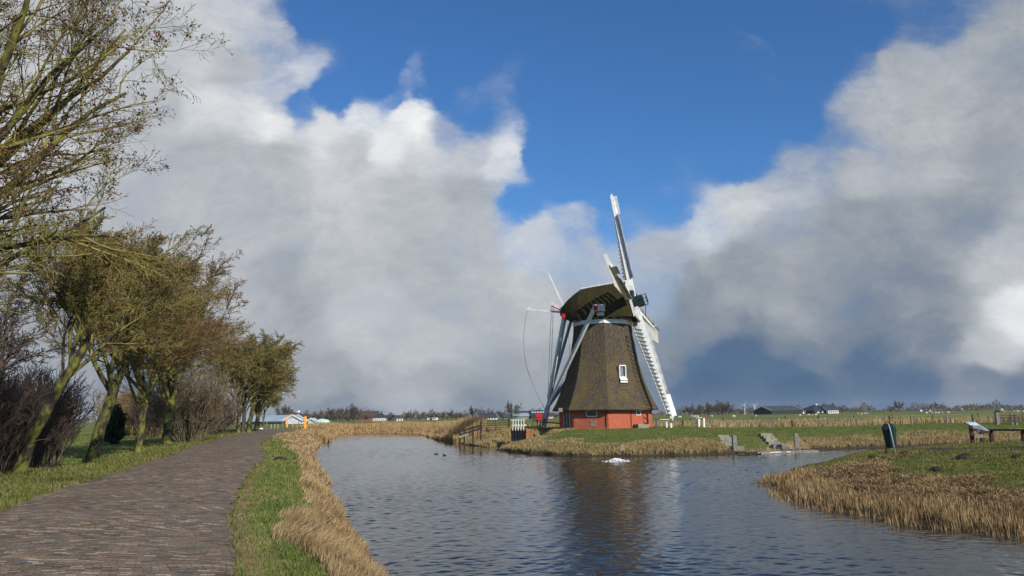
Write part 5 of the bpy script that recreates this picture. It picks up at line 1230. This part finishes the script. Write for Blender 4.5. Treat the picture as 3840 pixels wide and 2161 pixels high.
tag(np_mesh('distant_woods', V, [np.arange(m_)[:, None] * 4 + np.array([[0, 1, 2, 3]])], M['twig_far']), 'low dark band of distant woods and hedges along the whole horizon', 'woods', kind='stuff')

# farm buildings
def house(name, label, cat, pxc, dist, wpx, eave_px, ridge_px, yaw, depth, wall, roof, base_px=None, hip=0, group=None, windows=0, gable_trim=False, wz=None, ridge_trim=False, skylights=0, wmat=None, chimneys=0):
    """wpx: apparent length along the ridge in px; yaw turns the ridge"""
    q = YP(pxc, 1560, dist); zb = .85; s = dist / F
    ze = YP(pxc, eave_px, dist)[2] - zb; zr = YP(pxc, ridge_px, dist)[2] - zb
    Lh = wpx * s / max(.3, abs(math.cos(yaw))); 
    o = thing(name, label, cat, (q[0], dist, zb), yaw, group)
    hl = Lh / 2; hd_ = depth / 2
    w_ = MB(); w_.loft([[Vector((a * hl, b__ * hd_, z)) for a, b__ in ((-1, -1), (1, -1), (1, 1), (-1, 1))] for z in (-.5, ze)])
    hr = hl - hip
    if hip == 0:
        for sx in (-1, 1): w_.add([(sx * hl, -hd_, ze), (sx * hl, hd_, ze), (sx * hl, 0, zr - .12), (sx * (hl - .15), -hd_, ze), (sx * (hl - .15), hd_, ze), (sx * (hl - .15), 0, zr - .12)], [(0, 1, 2), (5, 4, 3), (0, 2, 5, 3), (1, 4, 5, 2), (0, 3, 4, 1)])
    wo_ = w_.build('wall', wall, o)
    e = .35; t = .22
    r_ = MB(); dz = (zr - ze) / hd_ * e
    for sy in (-1, 1):
        a = [Vector((-hl - e, sy * (hd_ + e), ze - dz)), Vector((hl + e, sy * (hd_ + e), ze - dz)), Vector((hr + (e if hip == 0 else 0), 0, zr)), Vector((-hr - (e if hip == 0 else 0), 0, zr))]
        r_.add([*a, *[v + Vector((0, 0, t)) for v in a]], [(0, 1, 2, 3), (7, 6, 5, 4), (0, 4, 5, 1), (1, 5, 6, 2), (2, 6, 7, 3), (3, 7, 4, 0)])
    if hip:
        for sx in (-1, 1):
            a = [Vector((sx * (hl + e), -hd_ - e, ze - dz)), Vector((sx * (hl + e), hd_ + e, ze - dz)), Vector((sx * hr, 0, zr))]
            r_.add([*a, *[v + Vector((0, 0, t)) for v in a]], [(0, 1, 2), (5, 4, 3), (0, 3, 4, 1), (1, 4, 5, 2), (2, 5, 3, 0)])
    ro = r_.build('roof', roof, o)
    if ridge_trim: MB().beam((-hr, -.5, zr + .25), (hr, -.5, zr + .25), 1.3, .7).build('ridge_light', M['wall_white'], ro)
    if gable_trim:
        for sx in (-1, 1):
            for sy in (-1, 1): MB().beam((sx * (hl + e + .06), sy * (hd_ + e), ze - dz + .1), (sx * (hl + e + .06), 0, zr + .12), .12, .5).build('gable_board', M['wall_white'], ro)
    for i in range(chimneys): MB().box(((-.8 + 1.6 * i / max(1, chimneys - 1)) * hr, 0, zr + .4), (.7, .7, 1.5)).build('chimney', M['brown_roof'], ro)
    for i in range(skylights):
        x_ = (-.7 + 1.4 * i / max(1, skylights - 1)) * hl; f_ = .45; MB().box((x_, -hd_ * f_, ze + (zr - ze) * (1 - f_) + t + .06), (.8, 1.2, .1), Matrix.Rotation(math.atan2(zr - ze, hd_), 3, 'X')).build('skylight', M['wall_white'], ro)
    if windows:
        wzz = wz or ze * .5
        for i in range(windows):
            x_ = (-.86 + 1.72 * (i + .5) / windows) * hl; ww = 1.72 * hl / windows * .45
            f = MB().box((x_, -hd_ - .04, wzz), (ww, .1, ze * .42)).build('window', wmat or M['glass'], o)
    return o
house('long_shed', 'long low farm shed with pale grey roof left of the orange posts', 'shed', 1005, 268, 175, 1580, 1560, .0, 15, M['darkwall'], M['metal_roof'], windows=8)
house('gabled_shed', 'white gabled farm shed behind the right orange post', 'shed', 1106, 262, 10, 1577, 1558, 1.40, 6.6, M['wall_white'], M['metal_roof'], gable_trim=True)
house('small_annex', 'small white gabled annex at the right end of the farm sheds', 'shed', 1172, 262, 5, 1578, 1571, 1.42, 2.2, M['wall_white'], M['metal_roof'], gable_trim=True)
hb2 = house('brown_roofed_house', 'brown roofed farmhouse rising behind the white shed', 'house', 1104, 300, 62, 1560, 1547, .1, 9, M['redwall'], M['brown_roof'], hip=2, chimneys=1)
q = YP(1120, 1544, 296); ds = thing('roof_dish', 'white satellite dish standing above the brown farmhouse roof', 'satellite dish', (q[0], 296, q[2]))
MB().ell((0, 0, 0), (.55, .2, .5)).build('dish', M['wall_white'], ds, smooth=True); MB().beam((-.1, 0, -.3), (-1.2, 0, -.1), .2, .2).build('arm', M['wall_white'], ds); MB().beam((0, 0, -.3), (0, 0, -1.6), .1, .1).build('mast', M['steel'], ds)
q = YP(1209, 1583, 240); tpm = MB()
tpm.ell((0, 0, .5), (2.3, 1.5, 1.0), nu=12, nv=7); tpm.v = [(a + random.uniform(-.15, .15), b__, c_ + random.uniform(-.12, .12)) for a, b__, c_ in tpm.v]; o = tpm.build('covered_heap', M['tarp']); o.location = (q[0], 240, .9); tag(o, 'heap under a mint green tarpaulin right of the white annex', 'heap')
house('big_barn', 'big brown grey roofed barn behind the pink walled farmhouse', 'barn', 1378, 380, 78, 1567, 1543, .12, 16, M['redwall'], M['brown_roof'], gable_trim=False)
house('farmhouse', 'pale pink walled farmhouse with black hipped roof and white windows', 'house', 1425, 360, 50, 1565, 1552, .1, 8, M['pinkwall'], M['slate'], hip=2.2, windows=6, chimneys=2, wmat=M['wall_white'])
house('dark_barn', 'dark low barn between the pink farmhouse and the white gabled house', 'barn', 1466, 380, 30, 1569, 1558, .1, 9, M['darkwall'], M['slate'])
house('cottage', 'small cottage showing a bright white gable', 'house', 1490, 370, 22, 1568, 1559, .6, 5, M['wall_white'], M['brown_roof'], windows=2)
for k, (px_, w_) in enumerate(((1612, 2.4), (1627, 3.6))):
    q = YP(px_, 1572, 360); o = thing('caravan', ('left and shorter', 'right and longer')[k] + ' white caravan parked at the far field edge', 'caravan', (q[0], 360, .85), 0, 'caravans at the field edge')
    MB().box((0, 0, .75), (w_, 1.8, 1.0)).build('caravan_body', M['wall_white'], o, bevel=.1); MB().box((0, -.93, .9), (w_ * .6, .05, .3)).build('window', M['glass'], o); MB().tube([(0, -.9, .25), (0, .9, .25)], .25, 10).build('wheels', M['black'], o)
house('low_shed', 'low grey roofed shed with a white gable wall at its right end', 'shed', 1822, 360, 66, 1566, 1553, .25, 10, M['wall_white'], M['slate'], windows=6, gable_trim=True)
house('green_shed', 'small dark green shed left of the pale sheet walled shed', 'shed', 1900, 370, 26, 1566, 1555, .1, 8, M['greenwall'], M['slate_green'])
house('sheet_walled_shed', 'pale green sheet walled shed before the dark barn', 'shed', 1948, 340, 62, 1561, 1551, .05, 9, M['greenwall'], M['metal_roof'])
house('long_dark_barn', 'long dark roofed barn behind the pale green shed', 'barn', 1966, 390, 66, 1556, 1543, .05, 14, M['darkwall'], M['slate'])
house('skylight_barn', 'dark blue black barn roof with a row of small white skylights', 'barn', 2016, 350, 56, 1558, 1541, .05, 14, M['darkwall'], M['slate'], skylights=5)
house('red_house', 'small red and white house seen between the tail pole and the mill', 'house', 2064, 360, 20, 1560, 1549, .0, 7, M['pinkwall'], M['brown_roof'], windows=3, wmat=M['wall_white'])
house('open_barn', 'big dark roofed open barn with white gable boards right of the wind turbines', 'barn', 2918, 470, 122, 1540, 1524, .22, 20, M['darkwall'], M['slate_green'], gable_trim=True, windows=9)
house('white_cottage', 'small white house between the two big barns', 'house', 2997, 470, 22, 1543, 1536, .3, 8, M['wall_white'], M['slate'], windows=2)
house('ridge_light_barn', 'big dark barn with a white strip along its ridge', 'barn', 3062, 470, 84, 1541, 1519, .1, 22, M['darkwall'], M['slate'], hip=6, ridge_trim=True, windows=4, wmat=M['wall_white'])
house('annexed_farmhouse', 'black roofed farmhouse with chimneys joined to the right of the white ridged barn', 'house', 3110, 462, 40, 1537, 1519, .1, 10, M['wall_white'], M['slate'], windows=5, chimneys=2, hip=.0)
for k, (px_, e_, r_, lab) in enumerate(((3472, 1535, 1529, 'tiny house with white gable boards below the round far tree'), (3440, 1536, 1531, 'tiny white house left of the white gabled one on the horizon'), (3594, 1532, 1529, 'tiny white farm building on the horizon in the right half of the field'), (3742, 1530, 1527, 'tiny white farm building on the horizon above the pasture gate'))):
    house('distant_house', lab, 'house', px_, 600, 11, e_, r_, .5, 7, M['wall_white'], M['slate'], gable_trim=True, group='tiny houses on the right horizon')
# wind turbines
for k, (px_, t_, lab, a0_) in enumerate(((2791, 1519, 'left wind turbine beyond the dark wood', .4), (2829, 1521, 'right wind turbine, slimmer, before the big barn', 1.0))):
    q = YP(px_, t_, 560); hh_ = q[2] - .8; o = thing('wind_turbine', lab, 'wind turbine', (q[0], 560, .8), 0, 'small wind turbines')
    MB().tube([(0, 0, 0), (0, 0, hh_)], .32, 8, .18).build('tower', M['wall_white'], o); MB().ell((0, -.2, hh_), (.4, .7, .35)).build('nacelle', M['wall_white'], o, smooth=True)
    for j in range(3):
        a = a0_ + j * 2.094; MB().beam((0, -.9, hh_), (math.sin(a) * 2.6, -.9, hh_ + math.cos(a) * 2.6), .32, .1, .1, .05, upv=(0, 1, 0)).build('blade', M['offwhite'], o)
# sheep
def sheep():
    o = thing('sheep', 'white sheep grazing in the far pasture', 'sheep', (0, 0, 0), 0, 'sheep in the far pasture')
    m = MB(); m.loft([[Vector((x_, math.cos(t) * w_, z_ + math.sin(t) * h_)) for t in [2 * math.pi * i / 10 for i in range(10)]] for x_, w_, z_, h_ in ((-.55, .08, .62, .1), (-.48, .2, .62, .24), (-.2, .27, .60, .28), (.2, .27, .61, .28), (.42, .2, .66, .22), (.55, .12, .60, .15), (.66, .09, .45, .11), (.74, .07, .3, .09), (.80, .04, .2, .05))])
    for x_, y_ in ((-.38, -.14), (-.38, .14), (.32, -.14), (.32, .14)): m.tube([(x_, y_, .45), (x_ + .02, y_, .22), (x_, y_, 0)], .06, 6, .035)
    for y_ in (-.1, .1): m.beam((.62, y_ * .6, .47), (.6, y_ * 1.7, .46), .06, .03, .03, .02)
    m.build('fleece_body', M['sheepwool'], o, smooth=True); return o
shp = None
SH = [(2523, 1567), (2543, 1567), (2551, 1567), (2594, 1565), (2601, 1565), (2606, 1565), (2611, 1564), (2617, 1565), (2669, 1564), (2748, 1564), (2752, 1565), (2833, 1563), (3001, 1560), (3031, 1559), (3046, 1558), (3061, 1558), (3215, 1554), (3231, 1555), (3245, 1554), (3253, 1554), (3475, 1551), (3493, 1551), (3509, 1550), (3519, 1551), (3533, 1550), (3557, 1549), (3763, 1546), (3803, 1545), (3817, 1546), (3835, 1547)]
for k, (px_, py_) in enumerate(SH):
    p = G(px_, py_ + 2, .9); p = p * 1.0
    if shp is None: shp = sheep(); o = shp
    else: o = copy_tree(shp)
    o.location = (p[0], p[1], .88); o.rotation_euler.z = k * 1.9; o.scale = (.85,) * 3

# ------------------------------------------------------------------ the air over the fields
hm = bpy.data.materials.new('thin_air'); hm.use_nodes = True; hn = hm.node_tree; hn.nodes.clear()
pv = hn.nodes.new('ShaderNodeVolumePrincipled'); pv.inputs['Color'].default_value = (.72, .82, .95, 1); pv.inputs['Density'].default_value = .00009; pv.inputs['Anisotropy'].default_value = .2
ho = hn.nodes.new('ShaderNodeOutputMaterial'); hn.links.new(pv.outputs[0], ho.inputs['Volume'])
hz_ = MB().box((0, 0, 20), (7200, 7200, 45)).build('haze', hm); tag(hz_, 'thin bluish air over the flat fields', 'haze', kind='stuff')
